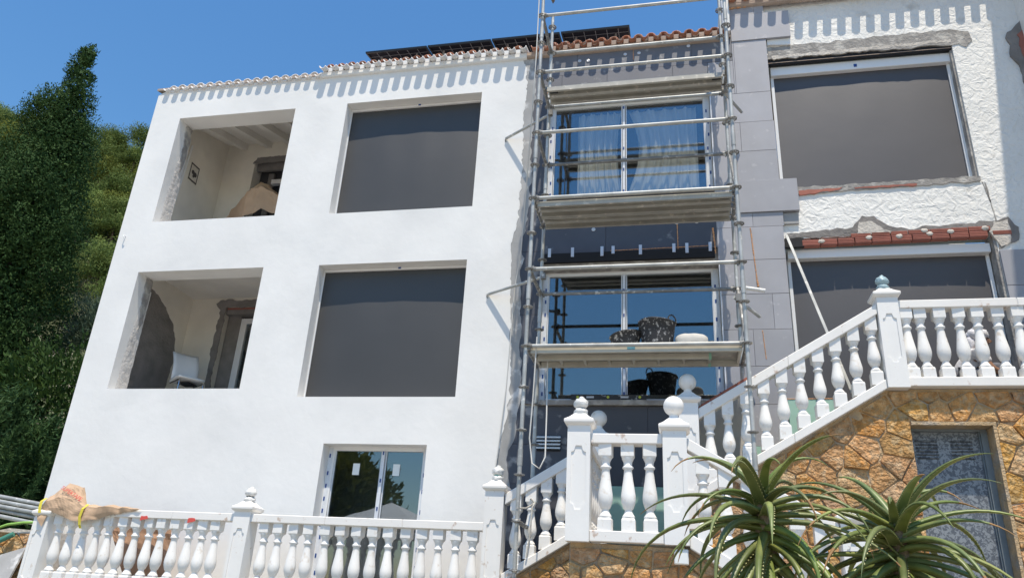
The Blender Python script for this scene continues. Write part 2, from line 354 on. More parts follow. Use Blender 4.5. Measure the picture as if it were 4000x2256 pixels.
# insulation boards: (x0,x1,z0,z1,front y, material)
BO = []
def row(x0, x1, z0, z1, cuts=(), y=10.0, m='eps'):
    xs = [x0, *cuts, x1]
    for a, c in zip(xs, xs[1:]): BO.append((a, c, z0, z1, y+random.uniform(-.002, .002), m))
row(-2.3, .98, 8.07, 8.575, (-1.46, -.55, .36), m='eps_eave_shade'); row(-2.3, .598, 7.562, 8.07, (-1.7, -.97, .06), m='eps_eave_shade')
row(-2.3, -1.9, 6.9, 7.562, m='eps_shade'); row(-2.3, -1.9, 5.9, 6.9, m='eps_shade'); row(-2.3, -1.9, 4.9, 5.9, m='eps_shade'); row(-2.3, -1.9, 3.9, 4.9, m='eps_shade'); row(-2.3, -1.9, 2.6, 3.9, m='eps_shade')
row(-1.9, .60, 5.36, 5.80, (-1.2, -.2), m='eps_shade'); row(-1.9, .60, 4.85, 5.36, (-.97, .057), m='eps_shade')
row(-2.3, .60, 2.05, 2.565, (-1.35, -.40), m='eps_shade'); row(-2.3, .60, 1.53, 2.05, (-1.0, -.05), m='eps_shade'); row(-2.3, -.95, .6, 1.53, (-1.5,), m='eps_shade')
row(-2.3, -.95, -.1, .6, m='eps_shade')
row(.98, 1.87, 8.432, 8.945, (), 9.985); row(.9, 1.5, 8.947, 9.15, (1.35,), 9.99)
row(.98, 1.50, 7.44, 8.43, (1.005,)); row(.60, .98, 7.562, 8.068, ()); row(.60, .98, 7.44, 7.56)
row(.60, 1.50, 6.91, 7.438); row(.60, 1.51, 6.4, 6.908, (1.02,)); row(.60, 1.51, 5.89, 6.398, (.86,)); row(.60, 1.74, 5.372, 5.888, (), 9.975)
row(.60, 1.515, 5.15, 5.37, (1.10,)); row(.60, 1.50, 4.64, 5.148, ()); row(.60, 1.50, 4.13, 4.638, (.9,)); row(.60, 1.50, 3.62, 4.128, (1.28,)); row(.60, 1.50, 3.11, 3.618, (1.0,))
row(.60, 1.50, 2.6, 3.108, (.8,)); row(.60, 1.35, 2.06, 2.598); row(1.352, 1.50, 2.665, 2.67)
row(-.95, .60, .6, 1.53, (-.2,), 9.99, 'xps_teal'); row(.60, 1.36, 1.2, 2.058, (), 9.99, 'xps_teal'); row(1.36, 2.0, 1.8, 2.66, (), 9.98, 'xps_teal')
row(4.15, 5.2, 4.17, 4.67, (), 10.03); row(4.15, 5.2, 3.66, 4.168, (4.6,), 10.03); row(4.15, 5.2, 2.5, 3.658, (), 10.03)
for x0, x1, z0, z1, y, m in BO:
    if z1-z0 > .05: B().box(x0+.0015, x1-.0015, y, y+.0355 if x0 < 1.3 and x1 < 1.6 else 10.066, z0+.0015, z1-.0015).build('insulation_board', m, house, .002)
# fixing discs on the boards
bdm = B().lathe([(.03, 0), (.03, .004), (.02, .006), (.008, .006), (.006, .003)], n=14).mesh('fixing_disc', 'tape_silver')[0]
for x, z in [(-1.42, 8.33), (-1.28, 8.32), (-.68, 8.38), (-.46, 8.38), (.32, 8.43), (1.62, 5.74), (-1.15, 5.22), (.05, 5.27), (.33, 5.27), (1.06, 8.80)]:
    place('fixing_disc', bdm, (x, 9.9965, z), house, (R(90), 0, 0))
# black lintel profile over the lower window and its silver tapes
B().box(-1.88, .56, 9.985, 10.035, 4.70, 4.846).build('lintel_profile_and_shade', 'black_strip', house)
for x in (-1.79, -1.45, -1.02, -.86, -.47, 0, .18, .5):
    B().box(x-.022, x+.022, 9.978, 9.984, 4.79+random.uniform(-.02, .02), 4.93).build('tape_strip', 'tape_silver', house)
for x in (-1.7, -1.33, -1.16, -.85, -.32, -.10, .28, .62):
    B().box(x-.022, x+.022, 9.985, 9.991, 7.66+random.uniform(-.03, .03), 7.84+random.uniform(-.02, .02)).build('tape_strip', 'tape_silver', house)
def foam(pts, r, y, name='foam_bead'):
    b = B(); r = r*.75
    for (xa, za), (xb, zb) in zip(pts, pts[1:]):
        L = math.hypot(xb-xa, zb-za); n = max(2, int(L/(r*1.3)))
        for i in range(n):
            t = i/n; q = random.uniform(.6, 1.25)
            b.sphere((xa+(xb-xa)*t+random.uniform(-r, r)*.3, y-r*.1, za+(zb-za)*t+random.uniform(-r, r)*.3), r*q, 7, 5, sc=(1.3, .7, 1))
    return b.build(name, 'foam_orange', house)
foam([(.98, 9.10), (1.53, 9.13)], .035, 9.985); foam([(.45, 8.60), (.92, 8.60)], .03, 9.99); foam([(-1.97, 7.72), (-1.2, 7.72)], .022, 9.985); foam([(-1.2, 7.72), (-.35, 7.73)], .010, 9.992)
foam([(-1.45, 8.47), (-.9, 8.49)], .010, 9.995); foam([(-.55, 8.5), (-.15, 8.52)], .010, 9.995); foam([(-.55, 8.5), (-.55, 8.25)], .006, 9.997)
foam([(.057, 5.3), (.057, 4.75)], .008, 9.995); foam([(.55, 5.15), (.57, 4.75)], .014, 9.99); foam([(1.06, 5.13), (1.10, 4.3)], .009, 9.995); foam([(.93, 6.8), (.93, 5.9)], .011, 9.995)
foam([(-.9, 4.86), (.5, 4.88)], .008, 9.99); foam([(1.10, 4.3), (1.11, 4.22)], .018, 9.99); foam([(1.12, 3.6), (1.14, 3.2)], .006, 9.997); foam([(1.36, 2.665), (1.95, 2.67)], .008, 9.98)
foam([(-1.9, 8.56), (.9, 8.59)], .012, 9.993)

# rough stucco wall on the right, with the two big openings
st = B().wall(1.50, 6.0, GH, 9.25, [R1, R2], 10.07, 10.42).build('stucco_wall', 'stucco_rough', house)
# chased lintel groove above the upper screen (grey mortar), ragged
def patch(pts, m, y0, y1, amp=.02, step=.05, seed=1, name='mortar_patch'):
    return B().prism(ragpoly(pts, step, amp, seed), y0, y1).build(name, m, house)
patch([(1.52, 8.30), (4.12, 8.34), (4.36, 8.27), (4.40, 8.10), (4.28, 7.98), (4.2, 8.06), (1.52, 8.08)], 'mortar_grey', 10.058, 10.10, .028)
patch([(1.56, 8.135), (4.1, 8.155), (4.1, 8.105), (1.56, 8.075)], 'mortar_light', 10.056, 10.08, .02, .04, 5)
B().box(1.51, 4.10, 10.085, 10.148, 7.99, 8.097).build('lintel_profile_and_shade', 'black_strip', house)  # black strip painting the shade in the gap above the head box
B().box(1.51, 4.10, 10.076, 10.0845, 8.012, 8.02).build('lintel_profile_and_shade', 'cornice_old', house)
patch([(1.75, 5.775), (4.11, 5.80), (4.11, 5.72), (3.2, 5.70), (1.75, 5.66)], 'mortar_grey', 10.05, 10.10, .018, .045, 9)
patch([(1.76, 5.71), (2.35, 5.735), (2.3, 5.69), (1.76, 5.645)], 'brick_red', 10.043, 10.08, .012, .04, 11, 'brick_course')
patch([(2.5, 5.725), (3.3, 5.735), (3.3, 5.705), (2.5, 5.70)], 'brick_red', 10.044, 10.08, .012, .04, 12, 'brick_course')
patch([(1.55, 5.05), (2.42, 5.10), (2.55, 5.27), (2.70, 5.26), (2.92, 5.06), (3.6, 5.07), (3.99, 5.10), (4.15, 5.10), (4.34, 5.16), (4.46, 5.0), (4.42, 4.8), (4.17, 4.70), (4.14, 4.98), (1.52, 4.975)], 'mortar_patch', 10.056, 10.1, .03, .05, 3)
patch([(2.45, 4.98), (2.50, 5.17), (2.66, 5.18), (2.8, 5.05), (2.95, 4.98)], 'mortar_light', 10.045, 10.09, .02, .04, 4)
patch([(4.08, 4.95), (4.16, 5.08), (4.32, 5.12), (4.33, 4.98), (4.30, 4.78), (4.18, 4.72)], 'mortar_light', 10.046, 10.09, .02, .04, 14)
patch([(4.86, 8.16), (5.2, 8.5), (5.2, 6.9), (4.90, 7.0), (4.93, 7.6), (4.84, 7.75)], 'mortar_patch', 10.03, 10.1, .03, .06, 21)
patch([(4.97, 8.1), (5.2, 8.35), (5.2, 7.2), (5.0, 7.3)], 'brick_red', 10.02, 10.1, .03, .06, 22, 'brick_course')
patch([(1.52, 8.428), (1.86, 8.43), (1.86, 8.31), (1.52, 8.33)], 'stucco_rough', 10.03, 10.08, .008, .06, 31)
B().box(1.52, 1.72, 10.03, 10.08, 5.19, 5.36).build('insulation_offcut', 'base_coat', house)
for (x0, z0), (x1, z1) in (((4.16, 5.70), (4.20, 5.12)), ((4.13, 5.72), (4.18, 5.4))):
    B().prism(ragpoly([(x0-.008, z0), (x0+.008, z0), (x1+.008, z1), (x1-.008, z1)], .05, .006, 2), 10.066, 10.075).build('plaster_crack', 'mortar_grey', house)
# exposed hollow bricks over the lower screen
x = 1.74; k = 0
def brick(x, z, L, h=.058):
    b = B(); b.box(x, x+L, 10.045, 10.14, z, z+h)
    for g in range(3):
        zz = z+h*(.14+.29*g); b.box(x+.002, x+L-.002, 10.039, 10.0445, zz, zz+h*.15)
    b.build('brick', 'brick_red', house)
for i in range(10):
    L = random.uniform(.20, .25); brick(x, 4.845+.004*i, L, .085); x += L+.012
    if x > 4.12: break
x = 2.38
for i in range(8):
    L = random.uniform(.20, .27); brick(x, 4.94+.005*i, L, .06); x += L+.012
    if x > 4.0: break
brick(4.12, 4.90, .22, .06)
for x, z in [(2.6, 4.93), (2.98, 4.93), (3.36, 4.95), (3.62, 4.97), (3.3, 5.0), (1.99, 4.9), (4.04, 5.0)]:
    B().sphere((x, 10.04, z), .035, 9, 6, sc=(1.3, .35, .9), fn=lambda d: 1+.35*noise.noise(d*3+Vector((x*9, z*7, 0)))).build('mortar_lump', 'mortar_light', house)
B().box(1.51, 1.76, 10.046, 10.1, 4.835, 4.97).build('lintel_gap', 'black_strip', house)
# grey reveals of the two openings
B().box(4.115, 4.149, 10.075, 10.42, 2.5, 4.84).build('reveal_face', 'mortar_grey', house)
B().box(4.08, 4.109, 10.10, 10.42, 5.79, 7.985).build('reveal_face', 'mortar_grey', house)

# ------------------------------------------------------------------ roller screens
def screen(x0, x1, z0, z1, y, box_h, box_y, ft, label, rails=True, side=.04, tagx=None):
    nu, nv = 40, 32; v = []; xa, xb, za, zb = x0+side*.5, x1-side*.5, z0, z1-box_h*.4      # cloth bellies out a little
    for j in range(nv):
        for i in range(nu):
            u_, w_ = i/(nu-1), j/(nv-1); bow = math.sin(math.pi*u_)**.8*math.sin(math.pi*w_)**.7
            v.append((xa+(xb-xa)*u_, y-.026*bow-.004*noise.noise(Vector((u_*5+x0, w_*2.2, z0)))*bow-.003*math.sin(u_*23+x0)*w_*bow, za+(zb-za)*w_))
    f = B().add(v, [(j*nu+i, j*nu+i+1, (j+1)*nu+i+1, (j+1)*nu+i) for j in range(nv-1) for i in range(nu-1)], 0, True).build('roller_screen', ft, house)
    f['label'] = label
    B().box(x0, x1, box_y, y+.09, z1-box_h, z1).build('head_box', 'pvc_white', f, .006)
    if rails:
        for xa, xb in ((x0, x0+side), (x1-side, x1)): B().box(xa, xb, y-.03, y-.004, z0, z1-box_h-.001).build('side_rail', 'pvc_white', f, .003)
    B().box(x0+side, x1-side, y-.012, y+.004, z0, z0+.022).build('bottom_bar', ft, f)
    if tagx: B().box(tagx, tagx+.045, box_y-.006, box_y-.001, z1-box_h*.75, z1-box_h*.75+.05).build('sticker', 'film_blue', f)
screen(B1[0]+.002, B1[1]-.002, B1[2]+.004, B1[3]-.002, 10.216, .035, 10.175, 'screen_fabric_dark', 'dark roller screen in the upper opening of the finished white wall', True, .018, -4.2)
screen(B2[0]+.002, B2[1]-.002, B2[2]+.004, B2[3]-.002, 10.216, .035, 10.175, 'screen_fabric_dark', 'dark roller screen in the middle-floor opening of the finished white wall', True, .018, -4.2)
screen(1.545, 4.085, 5.79, 7.985, 10.235, .155, 10.15, 'screen_fabric', 'grey roller screen in the upper opening of the rough stucco wall', True, .045, 2.75)
screen(1.545, 4.10, 2.5, 4.835, 10.27, .13, 10.15, 'screen_fabric', 'grey roller screen below the exposed red bricks', True, .045)

# ------------------------------------------------------------------ windows with protective film
def room(x0, x1, z0, z1, y0, y1, m='room_dark'):
    b = B(); b.add([(x0, y0, z0), (x1, y0, z0), (x1, y1, z0), (x0, y1, z0), (x0, y0, z1), (x1, y0, z1), (x1, y1, z1), (x0, y1, z1)],
                   [(0, 1, 2, 3), (7, 6, 5, 4), (3, 2, 6, 7), (0, 3, 7, 4), (1, 5, 6, 2)]); return b.build('room_shell', m, house)
def window(H, y, lab, mull, gm, side=.085, top=.05, bot=.04):
    x0, x1, z0, z1 = H
    fr = B(); fr.box(x0, x0+side, y, y+.07, z0, z1); fr.box(x1-side, x1, y, y+.07, z0, z1)
    fr.box(x0+side, x1-side, y, y+.07, z1-top, z1); fr.box(x0+side, x1-side, y, y+.07, z0, z0+bot)
    w = fr.build('sliding_window', 'pvc_white', house, .004); w['label'] = lab
    B().box(mull-.02, mull+.02, y-.012, y+.06, z0+bot, z1-top).build('mullion', 'film_white', w, .003)
    for a, c in ((x0+side, mull-.028), (mull+.028, x1-side)):
        B().box(a, c, y+.03, y+.042, z0+bot, z1-top).build('pane', gm, w)
        sb = B(); sb.box(a, a+.014, y+.015, y+.029, z0+bot, z1-top); sb.box(c-.014, c, y+.015, y+.029, z0+bot, z1-top)
        sb.box(a+.014, c-.014, y+.015, y+.029, z0+bot, z0+bot+.02); sb.build('sash', 'film_white', w)
    for xa in (x0+.02, x1-side+.02):
        B().box(xa-.008, xa+.05, y-.003, y-.001, z0+.02, z1-.02).build('protective_film', 'film_white', w)
        z = z0+.1
        while z < z1-.15: q = random.choice((0, .022)); B().box(xa+q, xa+q+.022, y-.006, y-.0035, z, z+.055).build('film_mark', 'film_blue', w); z += random.uniform(.16, .30)
    z = z0+.1
    while z < z1-.1: B().box(mull-.012, mull+.008, y-.0165, y-.0125, z, z+.05).build('film_mark', 'film_blue', w); z += .38
    return w
window(W1, 10.15, 'upper sliding window behind the scaffold with pale curtains inside', -.715, 'glass')
window(W2, 10.15, 'middle sliding window behind the scaffold with buckets in front', -.715, 'glass_low')
w3 = window((GW[0], GW[1], GW[2], GW[3]), 10.20, 'ground floor sliding window behind the lower balustrade', -4.08, 'glass_low', .10, .055)
for x in (-4.53, -3.93): B().box(x, x+.10, 10.222, 10.226, 1.63, 1.79).build('paper_label', 'box_white', w3)
room(-2.2, 1.0, 5.6, 7.7, 10.33, 13.5); room(-2.2, 1.0, 2.5, 4.75, 10.33, 13.5); room(-5.2, -3.1, -.1, 2.2, 10.37, 11.2, 'room_grey')
B().box(-1.88, .58, 10.20, 10.30, 7.455, 7.555).build('shutter_box', 'black_strip', house)
B().box(-1.93, .64, 9.955, 10.14, 2.575, 2.646).build('window_sill', 'mortar_grey', house, .004)
B().box(-1.93, .60, 9.96, 10.14, 5.76, 5.795).build('window_sill', 'mortar_grey', house, .004)
for H in (W1, W2): B().box(.603, .618, 9.975, 10.14, H[2]+.03, H[3]).build('corner_bead', 'film_white', house)
for x0, x1, name in ((-1.45, -.76, 'left'), (-.66, .40, 'right')):
    b = B(); n = 70; zt, zb = 7.5, 5.85; v = []
    for j in range(14):
        t = j/13; z = zt+(zb-zt)*t
        for i in range(n):
            s_ = i/(n-1); gather = 1-.16*math.sin(math.pi*min(1, t*1.1))*(1 if name == 'right' else .6)
            xm = x1 if name == 'right' else x0
            xx = x0+(x1-x0)*s_; xx = xm+(xx-xm)*gather
            v.append((xx, 10.29+.03*math.sin(s_*34+1.2*math.sin(s_*9)+t*.8)+.015*math.sin(s_*80), z))
    b.add(v, [(j*n+i, j*n+i+1, (j+1)*n+i+1, (j+1)*n+i) for j in range(13) for i in range(n-1)], 0, True)
    tag(b.build('curtain', 'curtain'), 'pale sheer curtain gathered on the %s side of the upper scaffold window' % name, 'curtain', 'curtains in the upper window')

# ------------------------------------------------------------------ open loggias on the left (walls, beams, doors)
for k, (H, zf, zc0, zc1) in enumerate(((A1, 5.74, 8.15, 8.62), (A2, 2.815, 5.15, 5.15))):
    x0, x1, y0, y1 = -9.045, -6.1, 10.361, 12.0
    niche = (-8.36, x1-.02, zf, 8.22) if k == 0 else (-8.33, x1-.02, zf, 4.98)
    nb = B().wall(x0, x1, zf-.1, 8.9 if k == 0 else 5.2, [niche], y1, y1+.28).build('loggia_back_wall', 'interior_wall', house)
    b = B().add([(x0, y0, zf), (x0, y1, zf), (x0, y1, zc1), (x0, y0, zc0)], [(0, 1, 2, 3)]); b.build('loggia_side_wall', 'interior_wall', house); b = B(); b.add([(x1, y0, zf), (x1, y1, zf), (x1, y1, zc1), (x1, y0, zc0)], [(3, 2, 1, 0)])
    b.build('loggia_side_wall', 'interior_wall', house)
    B().add([(x0, y0, zf), (x1, y0, zf), (x1, y1, zf), (x0, y1, zf)], [(0, 1, 2, 3)]).build('loggia_floor', 'concrete', house)
    B().add([(x0, y0, zc0), (x1, y0, zc0), (x1, y1, zc1), (x0, y1, zc1)], [(3, 2, 1, 0)]).build('loggia_ceiling', 'ceiling_white', house)
    if k == 0:
        for xb in (-8.72, -8.17, -7.62, -7.07):
            B().hexa([(xb, y0, zc0-.14), (xb+.12, y0, zc0-.14), (xb, y1-.002, zc1-.14), (xb+.12, y1-.002, zc1-.14), (xb, y0, zc0-.002), (xb+.12, y0, zc0-.002), (xb, y1-.002, zc1-.002), (xb+.12, y1-.002, zc1-.002)]).build('ceiling_beam', 'ceiling_white', house)
        B().prism(ragpoly([(-8.40, 8.13), (-8.32, 8.26), (-7.2, 8.30), (-7.2, 8.16)], .04, .02, 3), 11.985, 11.999).build('broken_plaster', 'mortar_patch', house)
        B().box(-8.36, -6.2, 12.1, 12.16, 8.02, 8.218).build('door_lintel', 'mortar_patch', house)
        B().box(-8.12, -8.0, 12.2, 12.26, zf, 8.0).build('door_jamb', 'mortar_patch', house)
        B().box(-8.0, -6.3, 12.24, 12.26, zf, 7.7).build('door', 'pv_frame', house)
        B().box(-8.0, -6.3, 12.14, 12.235, 7.72, 7.82).build('shutter_case', 'pvc_white', house)
        B().tube((-9.03, 10.75, zf), (-9.03, 10.9, 7.9), .02).build('conduit', 'pvc_white', house)
        p_ = B().box(-9.046, -9.03, 11.0, 11.26, 7.24, 7.60).build('wall_plaque', 'plaque', house)
        q = B()
        for yy, zz, w_, h_ in ((11.0, 7.24, .26, .03), (11.0, 7.57, .26, .03), (11.0, 7.24, .02, .36), (11.24, 7.24, .02, .36)): q.box(-9.0295, -9.027, yy, yy+w_, zz, zz+h_)
        q.build('plaque_border', 'plaque_ink', p_)
        q = B()
        for yy, zz, r_ in ((11.10, 7.43, .045), (11.17, 7.41, .05), (11.13, 7.36, .03)): q.tube((-9.0295, yy, zz), (-9.0265, yy, zz), r_, 14)
        q.build('plaque_picture', 'plaque_ink', p_)
    else:
        # bare mortar exposed on the side wall and round the door
        pts = [(10.37, 2.82), (10.37, 4.72), (10.52, 4.86), (10.75, 4.9), (11.15, 4.78), (11.5, 4.55), (11.7, 4.3), (11.86, 4.0), (11.80, 3.6), (11.78, 2.82)]
        rp = ragpoly(pts, .05, .035, 5); v = [(-9.04, y, z) for y, z in rp]+[(-9.049, y, z) for y, z in rp]; n = len(rp)
        B().add(v, [tuple(range(n)), tuple(range(2*n-1, n-1, -1))]+[(i, (i+1) % n, n+(i+1) % n, n+i) for i in range(n)]).build('bare_mortar', 'mortar_patch', house)
        B().prism(ragpoly([(-8.42, 2.82), (-8.42, 4.9), (-8.52, 5.03), (-8.45, 5.10), (-7.2, 5.12), (-7.2, 4.96), (-8.30, 4.95), (-8.30, 2.82)], .05, .025, 8), 11.985, 11.999).build('broken_plaster', 'mortar_patch', house)
        B().box(-8.32, -6.2, 12.05, 12.26, 4.84, 4.976).build('door_lintel', 'mortar_patch', house); B().box(-8.30, -6.2, 12.035, 12.0495, 4.935, 4.965).build('brick_course', 'brick_red', house)
        B().box(-8.32, -8.05, 12.16, 12.26, zf, 4.838).build('door_jamb', 'mortar_patch', house)
        d = B().wall(-8.05, -6.3, zf, 4.80, [(-7.93, -6.5, zf-.1, 4.70)], 12.18, 12.25).build('door_frame', 'pvc_white', house)
        B().box(-7.93, -6.5, 12.215, 12.235, zf, 4.70).build('pane', 'glass_low', d)
        B().box(-8.05, -6.3, 12.27, 12.30, zf, 5.1).build('door_backing', 'room_dark', house)
    B().box(-8.4, -6.2, 12.281, 12.3, zf, 8.3 if k == 0 else 5.1).build('dark_hall', 'room_dark', house) if k == 0 else None
    # old stucco still on the inner half of the left reveal, with a grey smear where the new plaster stops
    z0, z1 = H[2], H[3]; xl = H[0]
    v = []; n1, n2 = 14, 40
    for j in range(n2):
        for i in range(n1):
            yy = 10.10+(i/(n1-1))*.30; zz = z0+.002+(z1-z0-.2)*j/(n2-1)
            lim = .12+.5*max(0, (zz-z0)/(z1-z0)-.25)
            bul = max(0, min(1, ((i/(n1-1))-lim)*6))
            v.append((xl-.004+bul*(.012+.010*noise.noise(Vector((yy*14, zz*14, k)))), yy, zz))
    B().add(v, [(j*n1+i, j*n1+i+1, (j+1)*n1+i+1, (j+1)*n1+i) for j in range(n2-1) for i in range(n1-1)], 0, True).build('old_reveal', 'interior_old', house)
    rp = ragpoly([(10.20, z1-.02), (10.355, z1-.02), (10.355, z1-.75), (10.30, z1-.95), (10.24, z1-.55)], .04, .02, 40+k)
    B().add([(xl+.026, y, z) for y, z in rp]+[(xl-.01, y, z) for y, z in rp], [tuple(range(len(rp)))]+[(i, (i+1) % len(rp), len(rp)+(i+1) % len(rp), len(rp)+i) for i in range(len(rp))]).build('mortar_smear', 'mortar_grey', house)
B().path([(-9.13, 9.99, 5.49), (-9.13, 9.94, 5.485), (-9.11, 9.93, 5.46), (-9.10, 9.95, 5.42)], .009, 8).build('wall_hook', 'pvc_white', house)

# ------------------------------------------------------------------ roof: cornices, pan and cover tiles
roof = B().add([(-9.3, 9.96, 8.505), (.97, 9.96, 8.505), (.97, 16.2, 10.1), (-9.3, 16.2, 10.1), (-9.3, 9.96, 8.55), (.97, 9.96, 8.55), (.97, 16.2, 10.15), (-9.3, 16.2, 10.15)],
               [(3, 2, 1, 0), (4, 5, 6, 7), (0, 1, 5, 4), (1, 2, 6, 5), (2, 3, 7, 6), (3, 0, 4, 7)]).build('roof', 'cornice_old', house)
roof2 = B().add([(.97, 9.96, 9.20), (6, 9.96, 9.20), (6, 16.2, 10.9), (.97, 16.2, 10.9), (.97, 9.96, 9.25), (6, 9.96, 9.25), (6, 16.2, 10.95), (.97, 16.2, 10.95)],
               [(3, 2, 1, 0), (4, 5, 6, 7), (0, 1, 5, 4), (1, 2, 6, 5), (2, 3, 7, 6), (3, 0, 4, 7)]).build('roof', 'cornice_old', house)
B().box(.90, .968, 9.9, 16.2, 8.58, 10.0).build('roof_step_wall', 'white_render', house)
B().box(.86, .90, 9.87, 9.93, 8.60, 9.6).build('downpipe', 'pvc_white', house)
def tilemesh(up, L, rr, name, m, pitch_=.26):
    b = B(); n = 10; th = .014; v = []
    for y in (0, L):
        for r_ in (rr, rr-th):
            for i in range(n+1):
                t = math.pi*i/n; x = math.cos(t)*r_; z = math.sin(t)*r_
                if not up: z = -z
                v.append((x*(1-.1*y/L if up else 1), y, z+y*pitch_))
    k = n+1; f = []
    for i in range(n):
        f += [(i, i+1, 2*k+i+1, 2*k+i), (k+i+1, k+i, 3*k+i, 3*k+i+1), (i+1, i, k+i, k+i+1), (2*k+i, 2*k+i+1, 3*k+i+1, 3*k+i)]
    f += [(0, 2*k, 3*k, k), (n, k+n, 3*k+n, 2*k+n)]
    b.add(v, f, 0, True); me = b.mesh(name, m, (0, 0, 0))[0]; return me
def eave(x0, x1, per, ylip, zlip, ycov, matp, matc, rf, plug, rp=.062):
    pan = tilemesh(False, .5, rp, 'pan_tile', matp); cov = tilemesh(True, .5, .078, 'cover_tile', matc)
    n = int(round((x1-x0)/per)); per = (x1-x0)/n
    for i in range(n+1):
        x = x0+i*per; j = random.uniform(-.006, .006)
        place('pan_tile', pan, (x, ylip+random.uniform(-.005, .005), zlip+rp+j*.5), rf, (0, random.uniform(-.03, .03), random.uniform(-.02, .02)))
        if i < n:
            place('cover_tile', cov, (x+per/2, ycov+random.uniform(-.008, .008), zlip+rp+.004+(ycov-ylip)*.26), rf, (0, random.uniform(-.03, .03), random.uniform(-.02, .02)))
            if plug:
                B().box(x+per/2-.047, x+per/2+.047, ycov+.012+random.uniform(0, .006), 10.05, zlip+.01, zlip+rp+.05).build('mortar_plug', plug, rf, .008)
eave(-9.08, -6.06, .19, 9.912, 8.45, 9.965, 'tile_white', 'tile_white', roof, 'white_render', .056)
eave(-5.93, -2.35, .195, 9.814, 8.53, 9.92, 'tile_white', 'tile_clay', roof, 'white_render')
eave(-2.15, .83, .198, 9.814, 8.53, 9.92, 'tile_clay', 'tile_clay', roof, 'cornice_old')
eave(1.03, 5.0, .2085, 9.814, 9.14, 9.92, 'tile_clay', 'tile_clay', roof2, 'cornice_old')
def cornice(x0, x1, y0, z0, h, m, rf):
    prof = [(10.0, z0-.005), (y0+.03, z0), (y0+.008, z0+.01), (y0, z0+.03), (y0, z0+h), (10.0, z0+h)]; n = len(prof)
    v = [(x0, y, z) for y, z in prof]+[(x1, y, z) for y, z in prof]
    B().add(v, [tuple(range(n-1, -1, -1)), tuple(range(n, 2*n))]+[(i, (i+1) % n, n+(i+1) % n, n+i) for i in range(n)]).build('cornice', m, rf)
cornice(-6.02, -2.30, 9.94, 8.45, .10, 'white_render', roof); cornice(-2.298, .90, 9.94, 8.465, .09, 'cornice_old', roof); cornice(.98, 5.2, 9.94, 9.09, .10, 'cornice_old', roof2)
# adjoining wing to the right that throws its shade on the stucco
tag(B().box(5.05, 8, 6.9, 10.069, GH, 11.75).build('house_wing', 'stucco_rough'), 'white stucco wing of the house at the far right edge', 'house wing')
# solar panels on the roof, seen from underneath
xs = [-5.573, -4.350, -3.130, -1.868, -.636]; names = ['leftmost', 'second from the left', 'third from the left', 'rightmost']
for i in range(4):
    xa, xb = xs[i]+.012, xs[i+1]-.012; y0, z0, D_, tl = 10.6, 9.47+.004*i, 1.75, .22
    t = thing('solar_panel', ((xa+xb)/2, y0, z0), names[i]+' of the dark solar panels above the tiled eave', 'solar panel', 'solar panels on the roof')
    P = lambda x, d, h: (x, y0+d*math.cos(tl)-h*math.sin(tl), z0+d*math.sin(tl)+h*math.cos(tl))
    def slab(x0, x1, d0, d1, h0, h1): return B().hexa([P(x0, d0, h0), P(x1, d0, h0), P(x0, d1, h0), P(x1, d1, h0), P(x0, d0, h1), P(x1, d0, h1), P(x0, d1, h1), P(x1, d1, h1)])
    slab(xa+.03, xb-.03, .03, D_-.03, .02, .028).build('backsheet', 'pv_back', t)
    for q in ((xa, xb, 0, .03), (xa, xb, D_-.03, D_), (xa, xa+.03, .03, D_-.03), (xb-.03, xb, .03, D_-.03)): slab(*q, 0, .035).build('frame_bar', 'pv_frame', t)
    for k in range(1, 6): xx = xa+(xb-xa)*k/6; slab(xx-.005, xx+.005, .03, D_-.03, .0155, .0195).build('cell_gap', 'pv_line', t)
    for k in range(1, 9): dd = D_*k/9; slab(xa+.03, xb-.03, dd-.004, dd+.004, .011, .015).build('cell_gap', 'pv_line', t)
    for xx in (xa+.25, xb-.25):
        B().tube(P(xx, .2, -.005), (xx, y0+.2, z0-.34), .018).build('support', 'galv', t); B().tube(P(xx, 1.5, -.005), (xx, y0+1.45, z0-.05), .018).build('support', 'galv', t)
U = 1.0
# ------------------------------------------------------------------ balustrades
H = .80
prof = [(.030, .10), (.052, .118), (.060, .128), (.058, .138), (.050, .150), (.040, .168), (.034, .185), (.034, .195), (.046, .205), (.066, .262), (.070, .300), (.068, .335), (.058, .40), (.047, .47), (.040, .53), (.0375, .565), (.050, .575), (.054, .584), (.050, .594), (.040, .602), (.041, .632), (.048, .648), (.056, .664), (.058, .68)]
def bal_mesh(h, dn=0, up=0):
    k = h/H; b = B(); b.lathe([(r, z*k) for r, z in prof], n=22)
    b.box(-.063, .063, -.063, .063, -dn, .1*k); b.stack([(.063, .1*k), (.056, .118*k)]); b.stack([(.050, .672*k), (.062, .69*k)]); b.box(-.062, .062, -.062, .062, .69*k, h+up); return b.mesh('baluster', 'white_cast', (0, 0, 0))[0]
BM = bal_mesh(H); BMS = bal_mesh(.72, .06, .12)
def bar(x0, x1, z0t, z1t, z0b, z1b, y0, y1, name, par, m='rail_white', n=1):
    v = [(x0, y0, z0b), (x1, y0, z1b), (x0, y1, z0b), (x1, y1, z1b), (x0, y0, z0t), (x1, y0, z1t), (x0, y1, z0t), (x1, y1, z1t)]
    return B().hexa(v).build(name, m, par, .007)
